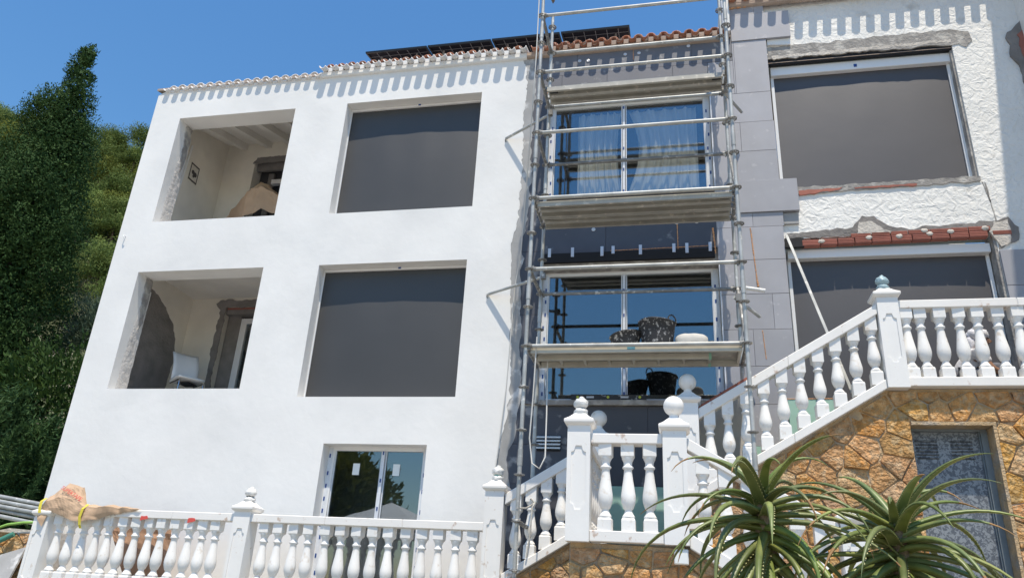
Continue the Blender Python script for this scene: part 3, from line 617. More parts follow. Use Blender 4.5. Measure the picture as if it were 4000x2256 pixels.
def run(x0, x1, y, zt, zb, xs, label, grp='white balustrades', joint=1.0):
    t = thing('balustrade', ((x0+x1)/2, y, zb), label, 'balustrade', grp)
    n = max(1, round((x1-x0)/joint)); d = (x1-x0)/n
    for i in range(n):
        bar(x0+i*d+.001, x0+(i+1)*d-.001, zt, zt, zt-.095, zt-.095, y-.085, y+.085, 'handrail', t)
        bar(x0+i*d+.001, x0+(i+1)*d-.001, zb+.1, zb+.1, zb, zb, y-.08, y+.08, 'plinth', t)
    h = zt-.095-zb-.1; me = BM if abs(h-H) < .03 else bal_mesh(h)
    for x in xs: place('baluster', me, (x+random.uniform(-.006, .006), y, zb+.1), t, (random.uniform(-.012, .012), random.uniform(-.012, .012), random.uniform(-.12, .12)), (1, 1, h/H if me is BM else 1))
    return t
def flight(x0, x1, y, zt0, slope, thick, pt0, pthick, xs, label, dz=.80):
    t = thing('stair_balustrade', ((x0+x1)/2, y, min(pt0, pt0+slope*(x1-x0))), label, 'balustrade', 'white balustrades'); L = x1-x0
    n = max(1, round(L/1.0)); d = L/n
    for i in range(n):
        a, c = i*d+.001, (i+1)*d-.001
        bar(x0+a, x0+c, zt0+slope*a, zt0+slope*c, zt0+slope*a-thick, zt0+slope*c-thick, y-.085, y+.085, 'handrail', t)
        bar(x0+a, x0+c, pt0+slope*a, pt0+slope*c, pt0+slope*a-pthick, pt0+slope*c-pthick, y-.08, y+.08, 'plinth', t)
    for x in xs:
        zp = pt0+slope*(x-x0); zr = zt0+slope*(x-x0)-thick
        place('baluster', BMS, (x, y, zp+.045), t, (0, 0, random.uniform(-.05, .05)), (1, 1, (zr-zp-.09)/.72))
    return t
def pillar(x, y, zb, zt, top, label, w=.222, pz=None):
    t = thing('pillar', (x, y, zb), label, 'pillar', 'white balustrade pillars'); h = w/2
    sh = B().box(x-h, x+h, y-h+.012, y+h, zb, zt)
    z0, z1 = (zb+.28, zt-.20) if pz is None else pz; a = .071; yy0, yy1 = y-h, y-h+.0119
    arc = [(a-.034*math.sin(q)-.0, z1-.06+.034*(1-math.cos(q))) for q in [i*math.pi/2/5 for i in range(6)]]
    topp = [(-h, zt), (h, zt), (h, z1-.06)]+arc+[(.028, z1), (-.028, z1)]+[(-p, q) for p, q in arc[::-1]]+[(-h, z1-.06)]
    botp = [(p, z0+z1-q) for p, q in topp]; botp = [(p, zb if abs(q-(z0+z1-zt)) < 1e-6 else q) for p, q in botp]
    for pp in (topp, botp): sh.prism([(x+p, q) for p, q in pp], yy0, yy1)
    for s in (-1, 1): sh.box(*sorted((x+s*a, x+s*h)), yy0, yy1, z0+.0602, z1-.0602)
    sh.build('shaft', 'white_paint', t)
    B().stack([(h+.012, 0), (h+.03, .02), (h+.035, .028), (h+.035, .055), (h+.012, .07), (h-.01, .085), (.06, .125), (.055, .13)], (x, y, zt)).build('cap', 'rail_white', t, .003)
    if top == 'ball':
        bl = B().lathe([(.055, 0), (.048, .02), (.042, .035), (.045, .05)], (x, y, zt+.13), 20).build('ball_neck', 'white_cast', t)
        B().sphere((x, y, zt+.13+.13), .099, 28, 18).build('ball_finial', 'white_cast', t)
    elif top:
        m1, m2 = top; rs = random.randrange(99)
        fn = lambda d: 1+.22*noise.noise(d*2.6+Vector((rs, 0, 0)))+.1*noise.noise(d*7+Vector((rs, 3, 0)))
        B().sphere((x, y, zt+.15), .07, 22, 14, sc=(1, 1, .62), fn=fn).build('wrapped_base', m1, t)
        B().lathe([(.035, 0), (.05, .015), (.036, .03)], (x, y, zt+.175), 14).build('wrap_tie', m2, t)
        B().sphere((x, y, zt+.235), .066, 22, 14, sc=(1.1, 1.0, .85), fn=fn).build('wrapped_top', m1, t)
        B().sphere((x+.005, y, zt+.285), .03, 12, 8, sc=(1, 1, .9), fn=fn).build('wrapped_knob', m1, t)
    return t
YL = 9.0
run(-8.09, -5.43, YL, .918, -.085, [-7.97+.19*i for i in range(13)], 'lower terrace balustrade on the left, partly draped with brown paper')
run(-5.215, -2.245, YL, .918, -.085, [-5.04+.2049*i for i in range(14)], 'lower terrace balustrade in front of the ground floor window')
pillar(-8.2, YL, -.2, .80, None, 'white end pillar of the lower terrace beside the paper sheet', pz=(.0, .62))
pillar(-5.32, YL, -.2, .945, ('plastic_wrap', 'cable_black'), 'white pillar between the two lower terrace balustrades with wrapped finial')
pillar(-2.13, YL, -.2, 1.275, ('plastic_wrap', 'plastic_green'), 'white pillar with green and white wrapped finial at the foot of the stairs', pz=(.28, .95))
flight(-2.01, -1.05, YL, 1.246, .614, .125, .365, .10, [-1.88, -1.706, -1.53, -1.357, -1.18], 'short sloping balustrade rising behind the left scaffold pole')
pillar(-.937, YL, .5, 1.90, 'ball', 'white pillar with ball finial at the back left of the landing', .20)
YF = 7.45
pillar(-.955, YF, .62, 1.70, ('plastic_wrap', 'base_coat'), 'white pillar with wrapped finial at the front left of the landing')
pillar(-.048, YF, .62, 1.655, 'ball', 'white pillar with ball finial at the front right of the landing')
run(-.843, -.16, YF, 1.625, .625, [-.703, -.491, -.28], 'short level balustrade on the front of the stair landing')
t = thing('balustrade', (-.955, 8.2, .625), 'balustrade along the left side of the landing, seen edge on', 'balustrade', 'white balustrades')
B().box(-1.03, -.87, YF+.112, 8.895, 1.53, 1.625).build('handrail', 'rail_white', t, .007); B().box(-1.03, -.87, YF+.112, 8.895, .625, .725).build('plinth', 'rail_white', t, .007)
for i in range(6): place('baluster', BM, (-.955, 7.72+i*.21, .725), t)
flight(.065, 1.34, YF, 1.592, -.582, .115, .728, .13, [.2, .4, .6, .8, 1.0, 1.2], 'balustrade sloping down to the right behind the aloes')
pillar(1.45, YF, -.6, .86, None, 'small white pillar at the lower end of the front stairs behind the aloes', .2, (0, .7))
YU = 8.75
pillar(.107, YU, .9, 2.27, 'ball', 'taller white pillar with ball finial at the foot of the upper flight', .215, (1.3, 1.98))
flight(.217, 2.222, YU, 2.205, .6045, .118, 1.33, .105, [.335+i*.2008 for i in range(10)], 'long balustrade rising right to the upper terrace past the scaffold')
pillar(2.333, YU, 2.44, 3.49, ('plastic_blue', 'plastic_blue'), 'white pillar with blue wrapped finial at the corner of the upper terrace')
run(2.445, 4.86, YU, 3.455, 2.46, [2.51, 2.672, 2.862, 3.055, 3.248, 3.444, 3.64, 3.835, 4.03, 4.225, 4.42, 4.615, 4.78], 'level balustrade of the upper terrace above the stone wall')

# ------------------------------------------------------------------ stone retaining walls
def clip(poly, a, b_, c):                # keep a*x+b*z<=c
    out = []
    for i in range(len(poly)):
        p, q = poly[i], poly[(i+1) % len(poly)]; dp = a*p[0]+b_*p[1]-c; dq = a*q[0]+b_*q[1]-c
        if dp <= 0: out.append(p)
        if (dp < 0 < dq) or (dq < 0 < dp): t = dp/(dp-dq); out.append((p[0]+(q[0]-p[0])*t, p[1]+(q[1]-p[1])*t))
    return out
def stones(par, y, x0, x1, z0, z1, hps, door=None, size=.27, gap=.006, seed=1, zbot=None):
    rs = random.Random(seed); pts = []; tries = 0
    inside = lambda p: all(a*p[0]+b_*p[1] <= c+.02 for a, b_, c in hps) and not (door and door[0]-.02 < p[0] < door[1]+.02 and p[1] < door[3]+.02)
    while tries < 6000:
        tries += 1; p = (rs.uniform(x0, x1), rs.uniform(z0, z1)); mm = size*rs.uniform(.5, 1.12)
        if inside(p) and all(math.hypot((p[0]-q[0])*.8, p[1]-q[1]) > mm for q in pts): pts.append(p)
    pts = pts[:300]
    for i, p in enumerate(pts):
        poly = [(x0, z0), (x1, z0), (x1, z1), (x0, z1)]
        for a, b_, c in hps: poly = clip(poly, a, b_, c-.008)
        if door:
            if p[1] > door[3]: poly = clip(poly, 0, -1, -(door[3]+.004))
            elif p[0] < door[0]: poly = clip(poly, 1, 0, door[0]-.004)
            else: poly = clip(poly, -1, 0, -(door[1]+.004))
        for j, q in enumerate(pts):
            if j == i: continue
            dx, dz = q[0]-p[0], q[1]-p[1]; d = math.hypot(dx, dz)
            if d > 1.0: continue
            poly = clip(poly, dx/d, dz/d, (dx*(p[0]+q[0])/2+dz*(p[1]+q[1])/2)/d-gap*rs.uniform(.5, 1.5))
            if len(poly) < 3: break
        if len(poly) < 3: continue
        # resample the outline, wobble it, raise an uneven face
        out = []
        for k in range(len(poly)):
            a, c = poly[k], poly[(k+1) % len(poly)]; L = math.hypot(c[0]-a[0], c[1]-a[1]); n = max(1, int(L/.09))
            for m in range(n):
                t = (m+(.06 if m == 0 else 0))/n; out.append((a[0]+(c[0]-a[0])*t, a[1]+(c[1]-a[1])*t))
        cx = sum(q[0] for q in out)/len(out); cz = sum(q[1] for q in out)/len(out)
        area = abs(sum(out[k][0]*out[(k+1) % len(out)][1]-out[(k+1) % len(out)][0]*out[k][1] for k in range(len(out))))/2
        if area < .004: continue
        w = lambda q, s, dd: (cx+(q[0]-cx)*s+rs.uniform(-.004, .004), dd, cz+(q[1]-cz)*s+rs.uniform(-.004, .004))
        dep = rs.uniform(.010, .034); n = len(out); tx, tz = rs.uniform(-.07, .07), rs.uniform(-.07, .07)
        F = lambda q, s, base: w(q, s, y-base+tx*(q[0]-cx)+tz*(q[1]-cz)+.012*noise.noise(Vector((q[0]*9, q[1]*9, i))))
        v = [(q[0], y+.03, q[1]) for q in out]+[F(q, .995, dep*.6) for q in out]+[F(q, .94, dep) for q in out]+[F(q, .5, dep*1.12) for q in out]+[(cx, y-dep*1.15, cz)]
        f = []
        for r_ in range(3): f += [(r_*n+k, r_*n+(k+1) % n, (r_+1)*n+(k+1) % n, (r_+1)*n+k) for k in range(n)]
        f += [(3*n+k, 3*n+(k+1) % n, 4*n) for k in range(n)]
        b = B().add(v, f); ar = sum(out[k][0]*out[(k+1) % n][1]-out[(k+1) % n][0]*out[k][1] for k in range(n))
        if ar < 0: b.f = [q[::-1] for q in b.f]
        b.build('stone', 'stone', par)
# under the landing and the front stairs
s1 = thing('stone_wall', (-.3, 7.47, G), 'rough ochre stone wall below the stair landing', 'stone wall')
B().prism([(-1.03, G), (1.4, G), (1.4, -.19), (.065, .595), (-1.03, .622)], 7.475, 7.52).build('mortar_bed', 'mortar_wall', s1)
stones(s1, 7.475, -1.03, 1.4, -.35, .63, [(0, 1, .575), (.5032, .8642, .5032*.065+.8642*.565)], seed=5)
s0 = thing('stone_wall', (-1.5, 9.02, G), 'small wedge of ochre stone wall under the short left flight', 'stone wall')
B().prism([(-2.0, G), (-1.04, G), (-1.04, .86), (-2.0, .262)], 9.02, 9.055).build('mortar_bed', 'mortar_wall', s0)
stones(s0, 9.02, -2.0, -1.04, -.1, .9, [(-.523, .852, .523*2.0+.852*.235)], seed=8)
# under the upper flight and terrace, with the metal door
DOOR = (2.42, 3.24, G, 2.095)
s2 = thing('stone_wall', (2.8, 8.78, G), 'tall ochre stone retaining wall below the upper terrace with a metal door', 'stone wall')
for pp in ([(.2, G), (2.42, G), (2.42, 2.455), (2.24, 2.455), (.2, 1.215)], [(2.42, 2.095), (3.24, 2.095), (3.24, 2.455), (2.42, 2.455)], [(3.24, G), (5.2, G), (5.2, 2.455), (3.24, 2.455)]):
    B().prism(pp, 8.785, 8.85).build('mortar_bed', 'mortar_wall', s2)
stones(s2, 8.785, .25, 4.6, -.1, 2.47, [(0, 1, 2.43), (-.517, .856, -.517*.217+.856*1.195)], DOOR, seed=11, size=.275)
rv = B(); rv.box(3.205, 3.238, 8.74, 9.0, G, 2.05); rv.box(2.422, 3.238, 8.74, 9.0, 2.055, 2.093); rv.build('door_reveal', 'mortar_wall', s2)
d = B().box(2.425, 3.14, 8.985, 9.01, G, 2.03).build('metal_door', 'door_galv', s2)
fr = B(); fr.box(2.42, 3.20, 8.93, 8.984, 2.03, 2.054); fr.box(3.14, 3.203, 8.93, 9.02, G, 2.03); fr.box(3.128, 3.139, 8.955, 8.984, G, 2.029); fr.build('door_frame', 'door_frame', d)
for zc in (1.83, .40):
    for xc in (2.50, 2.845):
        for k in range(6): 
            z = zc+.09-k*.036; B().box(xc, xc+.215, 8.980, 8.984, z, z+.005).build('louvre_slot', 'slot_dark', d)
            B().hexa([(xc, 8.974, z+.012), (xc+.215, 8.974, z+.012), (xc, 8.984, z+.012), (xc+.215, 8.984, z+.012), (xc, 8.982, z+.024), (xc+.215, 8.982, z+.024), (xc, 8.984, z+.024), (xc+.215, 8.984, z+.024)]).build('louvre_lip', 'door_galv', d)
bx = thing('junction_box', (-.015, 7.40, .46), 'square white junction box fixed to the stones under the landing', 'junction box')
B().box(-.078, .048, 7.37, 7.47, .458, .588).build('box_body', 'box_white', bx, .006); B().box(-.072, .042, 7.361, 7.369, .464, .582).build('box_lid', 'box_white', bx, .003)
# red clay coping behind the upper flight
cp = thing('clay_coping', (.5, 9.2, 2.2), 'red clay tile coping rising behind the upper stair balustrade', 'coping')
for i in range(4):
    a = .20+i*.16; z = 2.29+.62*(a-.20)
    B().hexa([(a, 9.1, z), (a+.155, 9.1, z+.096), (a, 9.3, z), (a+.155, 9.3, z+.096), (a, 9.1, z+.035), (a+.155, 9.1, z+.131), (a, 9.3, z+.035), (a+.155, 9.3, z+.131)]).build('tile', 'brick_red', cp)
B().hexa([(.2, 9.12, .7), (.84, 9.12, 1.1), (.2, 9.28, .7), (.84, 9.28, 1.1), (.2, 9.12, 2.288), (.84, 9.12, 2.684), (.2, 9.28, 2.288), (.84, 9.28, 2.684)]).build('coping_wall', 'concrete', cp)
# white slatted vent in the wall left of the landing
U = .965
v = thing('wall_vent', (-1.7, 9.98, 1.95), 'white slatted vent low in the dark insulation by the scaffold', 'vent')
B().box(-1.86, -1.54, 9.985, 9.994, 1.96, 2.165).build('back_plate', 'slot_dark', v)
for k in range(4): B().hexa([(-1.86, 9.955, 1.985+k*.047), (-1.54, 9.955, 1.985+k*.047), (-1.86, 9.984, 1.995+k*.047), (-1.54, 9.984, 1.995+k*.047), (-1.86, 9.955, 2.005+k*.047), (-1.54, 9.955, 2.005+k*.047), (-1.86, 9.984, 2.02+k*.047), (-1.54, 9.984, 2.02+k*.047)]).build('slat', 'tape_silver', v)
U = 1.0
# leaning metal batten in front of the right screens
a, c = Vector((1.47, 9.6, 4.80)), Vector((1.95, 9.1, 2.5)); u = (c-a).normalized(); s_ = Vector((1, 0, .3)).cross(u).normalized()*.010; w_ = u.cross(s_).normalized()*.016
tag(B().hexa([a-s_-w_, a-s_+w_, a+s_-w_, a+s_+w_, c-s_-w_, c-s_+w_, c+s_-w_, c+s_+w_]).build('metal_batten', 'galv'), 'long metal batten leaning against the insulation beside the lower right screen', 'batten')
# ------------------------------------------------------------------ scaffold
XL, XR, YO, YI = -1.745, .765, 8.40, 9.20
zk = lambda k: .885+.4985*k
sc = thing('scaffold', ((XL+XR)/2, 8.8, G), 'galvanised ring-lock scaffold tower with three decks in front of the insulated bay', 'scaffold')
b = B(); n = 8
ring = []
for r_, z in ((.062, -.005), (.062, .005), (.047, .005), (.047, -.005)):
    ring.append([(r_*math.cos(2*math.pi*i/24), r_*math.sin(2*math.pi*i/24), z) for i in range(24)])
b.add([q for r_ in ring for q in r_], [(a*24+i, a*24+(i+1) % 24, ((a+1) % 4)*24+(i+1) % 24, ((a+1) % 4)*24+i) for a in range(4) for i in range(24)])
for i in range(8):
    t = math.pi*i/4+.2; c, s = math.cos(t), math.sin(t); p = lambda u, w, z: (u*c-w*s, u*s+w*c, z)
    b.hexa([p(.028, -.006, -.004), p(.048, -.006, -.004), p(.028, .006, -.004), p(.048, .006, -.004), p(.028, -.006, .004), p(.048, -.006, .004), p(.028, .006, .004), p(.048, .006, .004)])
b.lathe([(.026, -.02), (.031, -.012), (.031, .012), (.026, .02)], n=14)
ROS = b.mesh('rosette', 'galv_dirty', (0, 0, 0))[0]
tops = {(XL, YO): zk(16)+.3, (XR, YO): zk(17), (XL, YI): zk(15)+.22, (XR, YI): zk(17)}
bots = {(XL, YO): G, (XR, YO): .3, (XL, YI): -.1, (XR, YI): 1.0}
for (x, y), zt in tops.items():
    zb = bots[(x, y)]; st = B().tube((x, y, zb+.03), (x, y, zt), .0242, 16).build('standard', 'galv', sc)
    B().box(x-.07, x+.07, y-.07, y+.07, zb, zb+.012).build('base_plate', 'galv_dirty', st)
    k = math.ceil((zb+.2-.885)/.4985)
    while zk(k) < zt-.05: place('rosette', ROS, (x, y, zk(k)), st, (0, 0, random.uniform(0, .7))); k += 1
    for k in (1, 5, 9, 13): 
        if zk(k) > zb: B().tube((x, y, zk(k)+.1), (x, y, zk(k)+.28), .0285, 14).build('spigot_sleeve', 'galv', st)
def head(p, d, par):
    p = Vector(p); d = Vector(d); b = B(); b.tube(p, p+d*.05, .026, 10, 0, .03); q = p+d*.012
    b.box(q.x-.011, q.x+.011, q.y-.011, q.y+.011, q.z-.045, q.z+.045); return b.build('wedge_head', 'galv_dirty', par)
def ledger(p, q, m='galv', name='ledger', r_=.0242):
    p = Vector(p); q = Vector(q); d = (q-p).normalized(); o = B().tube(p+d*.07, q-d*.07, r_, 14).build(name, m, sc); head(p+d*.03, d, o); head(q-d*.03, -d, o); return o
for k in (4, 6, 8, 10, 12, 14): ledger((XL, YO, zk(k)), (XR, YO, zk(k)))
for k in (6, 10, 12, 14): ledger((XL, YI, zk(k)), (XR, YI, zk(k)), 'galv_dirty' if k in (6, 10) else 'galv')
for k in (0, 4, 8, 12, 16):
    for x in (XL, XR): ledger((x, YO, zk(k)), (x, YI, zk(k)), 'galv_dirty', 'transom')
for k in (6, 10, 14): ledger((XL, YO, zk(k)), (XL, YI, zk(k)), 'galv_dirty', 'transom')
B().tube((XR, YO+.05, zk(8)), (XR, YI-.04, zk(10)), .021, 12).build('brace', 'galv_dirty', sc)
B().tube((XR, YO+.05, zk(4)), (XR, YI-.04, zk(6)), .021, 12).build('brace', 'galv_dirty', sc)
# steel planks: (y0, y1, level)
def plank(y0, y1, z, holes=True):
    b = B(); x0, x1 = XL+.05, XR-.05; t = .07; zt = z-.03
    prof = [(y0, zt-t), (y0, zt), (y1, zt), (y1, zt-t), (y1-.035, zt-t), (y1-.035, zt-t+.006), (y1-.008, zt-t+.006), (y1-.008, zt-.006), (y0+.008, zt-.006), (y0+.008, zt-t+.006), (y0+.035, zt-t+.006), (y0+.035, zt-t)]
    n = len(prof); b.add([(x0, y, q) for y, q in prof]+[(x1, y, q) for y, q in prof], [tuple(range(n)), tuple(range(2*n-1, n-1, -1))]+[(i, n+i, n+(i+1) % n, (i+1) % n) for i in range(n)])
    yc = (y0+y1)/2; b.box(x0+.02, x1-.02, yc-.03, yc+.03, zt-t+.012, zt-.0065)
    o = b.build('deck_plank', 'deck', sc)
    for xa in (x0, x1-.16):
        B().box(xa+.02, xa+.14, y0+.05, yc-.04, zt-.03, zt-.0065).build('deck_hook', 'slot_dark', o)
    for s, xa in ((-1, x0), (1, x1)):
        for yy in (y0+.06, y1-.06): B().box(min(xa, xa+s*.05), max(xa, xa+s*.05), yy-.02, yy+.02, z-.04, z+.035).build('deck_claw', 'galv_dirty', o)
    nb = B()
    for i in range(18):
        xx = x0+.12+i*(x1-x0-.24)/17
        for yy in (y0+.09, y1-.09): nb.tube((xx, yy, zt-.009), (xx, yy, zt-.0062), .009, 8)
    nb.build('deck_studs', 'alu', o); return o
plank(8.73, 9.05, zk(12)+.03); plank(8.44, 8.755, zk(8)); plank(8.765, 9.08, zk(8))
# access deck with a folded ladder clipped underneath
z = zk(4)+.01; x0, x1 = XL+.05, XR-.05
dk = B().box(x0, x1, 8.48, 9.0, z-.014, z).build('access_deck', 'deck', sc)
for ya, yb in ((8.44, 8.479), (9.001, 9.04)): B().box(x0, x1, ya, yb, z-.085, z+.004).build('deck_beam', 'alu', dk, .004)
for xa in (x0, x1-.03): B().box(xa, xa+.03, 8.4805, 8.9995, z-.07, z-.015).build('deck_beam', 'alu', dk)
B().box(-.56, -.47, 8.437, 8.4395, z-.055, z-.018).build('deck_label', 'sticker_blue', dk)
ld = B().box(x0+.06, x1-.36, 8.60, 8.645, z-.12, z-.055).build('folded_ladder', 'alu', dk)
B().box(x0+.06, x1-.36, 8.88, 8.925, z-.12, z-.055).build('ladder_rail', 'alu', ld)
for i in range(7): xx = x0+.32+i*.29; B().box(xx-.014, xx+.014, 8.646, 8.879, z-.10, z-.07).build('ladder_rung', 'alu', ld)
for y in (8.6225, 8.9025): B().box(x1-.359, x1-.33, y-.024, y+.024, z-.122, z-.052).build('ladder_foot', 'plastic_green', ld)
# wall ties
for p, q in (((-2.475, 9.62, 6.663), (XL+.06, YI-.03, 6.735)), ((-2.586, 9.62, 4.074), (XL+.06, YI-.03, 4.12))):
    o = B().tube(p, q, .021, 12).build('wall_tie', 'galv', sc); P = Vector(p)
    B().path([P, P+Vector((-.01, .012, 0)), P+Vector((-.015, .02, -.03)), P+Vector((0, .018, -.05))], .008, 6).build('tie_hook', 'galv_dirty', o)
    B().box(q[0]-.06, q[0]+.0, q[1]-.035, q[1]+.03, q[2]-.04, q[2]+.04).build('coupler', 'galv_dirty', o)
for p, q in (((.70, 9.0, 6.80), (1.0, 9.45, 6.70)), ((.70, 8.95, 3.66), (1.02, 9.3, 3.53))):
    o = B().tube(p, q, .021, 12).build('wall_tie', 'galv', sc); B().box(p[0]+.02, p[0]+.09, p[1]-.02, p[1]+.06, p[2]-.05, p[2]+.04).build('coupler', 'galv_dirty', o)
tag(B().tube((.80, 9.05, 3.83), (1.08, 9.05, 3.775), .024, 12).build('silicone_tube', 'plastic_wrap'), 'white sealant cartridge stuck on the right of the scaffold', 'cartridge')
# cables and rope
tag(B().path([(-1.80, 8.36, 8.3), (-1.80, 8.37, 7.2), (-1.81, 8.37, 6.5), (-1.95, 8.9, 5.6), (-2.09, 9.4, 4.63), (-2.17, 9.5, 4.11), (-2.22, 9.55, 2.7), (-2.30, 9.56, 1.64), (-2.37, 9.56, .8)], .009, 6).build('power_cable', 'cable_white'), 'thin pale cable hanging down the left edge of the scaffold', 'cable')
tag(B().path([(-1.62, 8.42, 3.0), (-1.64, 8.45, 2.3), (-1.66, 8.45, 1.8), (-1.62, 8.45, 1.52), (-1.53, 8.45, 1.46), (-1.48, 8.5, 1.6), (-1.50, 8.6, 2.1), (-1.53, 8.7, 2.8)], .009, 6).build('hanging_cable', 'cable_white'), 'pale looped cable hanging below the lowest scaffold deck', 'cable')
pts = [(XL, YO-.03, 1.02), (XL+.05, 8.6, 1.05), (-1.70, 8.92, 1.12), (-1.66, 8.94, 1.16), (-1.70, 8.93, 1.20), (-1.76, 9.0, 1.17), (-1.70, 9.06, 1.14), (-1.65, 8.95, 1.17), (-1.68, 8.9, 1.1), (-1.69, 8.9, .8), (-1.72, 8.9, .55)]
tag(B().path(pts, .010, 6).build('rope', 'rope'), 'grey rope tying the left scaffold pole to a baluster', 'rope')

# ------------------------------------------------------------------ things on the lowest deck and sill
zd = zk(4)+.012
def bucket(x, y, r0, r1, h, tilt, lab, handles):
    t = thing('rubber_bucket', (x, y, zd), lab, 'bucket', 'black rubber buckets on the scaffold'); n = 28
    b = B(); pr = [(r0, 0), (r0+(r1-r0)*.5, h*.5), (r1-.006, h-.02), (r1+.004, h-.016), (r1+.006, h), (r1-.004, h), (r1-.012, h-.02), (r0-.01, .01)]
    v = []
    for k, (r_, z) in enumerate(pr):
        for i in range(n):
            a = 2*math.pi*i/n; w_ = 1+.05*math.cos(2*a+1)*(z/h); v.append((x+r_*w_*math.cos(a), y+r_/w_*math.sin(a), zd+z+tilt*(z/h)*r_*math.cos(a)))
    b.add(v, [(k*n+i, k*n+(i+1) % n, (k+1)*n+(i+1) % n, (k+1)*n+i) for k in range(len(pr)-1) for i in range(n)], 0, True)
    b.add(v[:n], [tuple(range(n-1, -1, -1))]); b.add(v[-n:], [tuple(range(n))]); b.build('tub', 'rubber_black', t)
    for a in handles:
        c = Vector((x+r1*math.cos(a), y+r1*math.sin(a), zd+h+tilt*r1*math.cos(a)-.02)); tg = Vector((-math.sin(a), math.cos(a), 0)); q = []
        if abs(math.cos(a)) > .5: tg = Vector((.8*math.cos(a+.4), .6, 0)).normalized()
        for i in range(9): ph = math.pi*i/8; q.append(c+tg*(.06*math.cos(ph))+Vector((0, 0, .085*math.sin(ph))))
        B().path(q, .009, 7).build('handle', 'rubber_black', t)
bucket(-.225, 8.74, .165, .215, .37, -.06, 'larger black mortar bucket standing upright on the lowest deck', (2.5, -.6))
bucket(-.60, 8.78, .13, .19, .24, .16, 'smaller tilted black bucket left of the upright bucket', (.2,))
wb = thing('white_sack', (.17, 8.72, zd), 'pale round-cornered sack right of the black buckets on the deck', 'sack')
b = B(); b.sphere((.17, 8.72, zd+.09), .19, 24, 14, sc=(1.0, .8, .56), fn=lambda d: (1/max(abs(d.x)**4+abs(d.y)**4+abs(d.z)**4, .2))**.22*(1+.06*noise.noise(d*3))); b.build('sack_body', 'sack', wb)
U = .965
lv = thing('spirit_level', (-.92, 9.93, 2.647), 'black spirit level lying on the sill of the middle window', 'spirit level')
B().hexa([(-1.42, 10.0, 2.66), (-.41, 10.0, 2.648), (-1.42, 10.03, 2.66), (-.41, 10.03, 2.648), (-1.42, 10.0, 2.735), (-.41, 10.0, 2.723), (-1.42, 10.03, 2.735), (-.41, 10.03, 2.723)]).build('level_body', 'level_black', lv, .004)
for x in (-1.33, -.92, -.5): B().tube((x, 9.994, 2.693), (x, 9.999, 2.693), .018, 12).build('vial', 'vial', lv)
for x in (-1.16, -.7): B().box(x-.05, x+.05, 9.9955, 9.9992, 2.68, 2.705).build('grip', 'tape_silver', lv)

# ------------------------------------------------------------------ chair and paper in the loggias
ch = thing('chair', (-8.15, 11.2, 2.815), 'white padded chair with chrome legs in the middle-floor loggia', 'chair')
ca, sa = math.cos(.95), math.sin(.95)
C_ = lambda x, y, z: (-8.17+x*ca-y*sa, 11.15+x*sa+y*ca, 2.815+z)
def pad(fn, nu, nv, th, name):
    g = [[Vector(fn(i/(nu-1), j/(nv-1))) for i in range(nu)] for j in range(nv)]; v = []; 
    nrm = lambda i, j: (g[j][min(i+1, nu-1)]-g[j][max(i-1, 0)]).cross(g[min(j+1, nv-1)][i]-g[max(j-1, 0)][i]).normalized()
    for s in (1, -1):
        for j in range(nv):
            for i in range(nu):
                e = min(i, nu-1-i, j, nv-1-j); v.append(g[j][i]+nrm(i, j)*s*th*(.35, .85, 1)[min(e, 2)])
    N = nu*nv; f = [(j*nu+i, j*nu+i+1, (j+1)*nu+i+1, (j+1)*nu+i) for j in range(nv-1) for i in range(nu-1)]
    f += [tuple(N+q for q in c[::-1]) for c in f]
    per = [i for i in range(nu)]+[j*nu+nu-1 for j in range(1, nv)]+[(nv-1)*nu+i for i in range(nu-2, -1, -1)]+[j*nu for j in range(nv-2, 0, -1)]
    f += [(per[k], N+per[k], N+per[(k+1) % len(per)], per[(k+1) % len(per)]) for k in range(len(per))]
    return B().add(v, f, 0, True).build(name, 'chair_white', ch)
pad(lambda u, t: C_(-.22+.44*u, -.23+.46*t, .46+.02*math.cos(math.pi*(t-.3))), 9, 9, .035, 'seat')
pad(lambda u, t: C_(-.22+.44*u, .21+.20*t**1.3-.05*math.sin(math.pi*t)-.05*(2*u-1)**2, .49+.52*t), 9, 10, .03, 'backrest')
for s in (-1, 1): B().path([C_(s*.2, .2, .42), C_(s*.2, -.2, .42), C_(s*.2, -.24, .38), C_(s*.2, -.24, .04), C_(s*.2, -.2, .012), C_(s*.2, .25, .012)], .013, 8).build('leg', 'chrome', ch)
B().tube(C_(-.2, .25, .012), C_(.2, .25, .012), .013, 8).build('leg_bar', 'chrome', ch); B().box(*sorted((C_(-.19, 0, 0)[0], C_(.19, 0, 0)[0])), 11.05, 11.3, 3.215, 3.235).build('seat_frame', 'slot_dark', ch)
def sheet(name, grid, m, label, cat, th=.002, amp=.02, sd=0, sub=6):
    gr = np.array(grid, float); nv, nu = gr.shape[:2]; U = (nu-1)*sub+1; V_ = (nv-1)*sub+1; v = []
    for j in range(V_):
        for i in range(U):
            a, c = min(i//sub, nu-2), min(j//sub, nv-2); fu, fv = i/sub-a, j/sub-c
            p = (gr[c][a]*(1-fu)+gr[c][a+1]*fu)*(1-fv)+(gr[c+1][a]*(1-fu)+gr[c+1][a+1]*fu)*fv
            q = Vector(p); e = abs(noise.noise(q*5+Vector((sd, 0, 0))))*1.6-.4+.5*noise.noise(q*13+Vector((0, sd, 0)))
            v.append((p[0], p[1]-amp*e*.8, p[2]+amp*.5*e))
    f = [(j*U+i, j*U+i+1, (j+1)*U+i+1, (j+1)*U+i) for j in range(V_-1) for i in range(U-1)]
    return tag(B().add(v, f).build(name, m), label, cat)
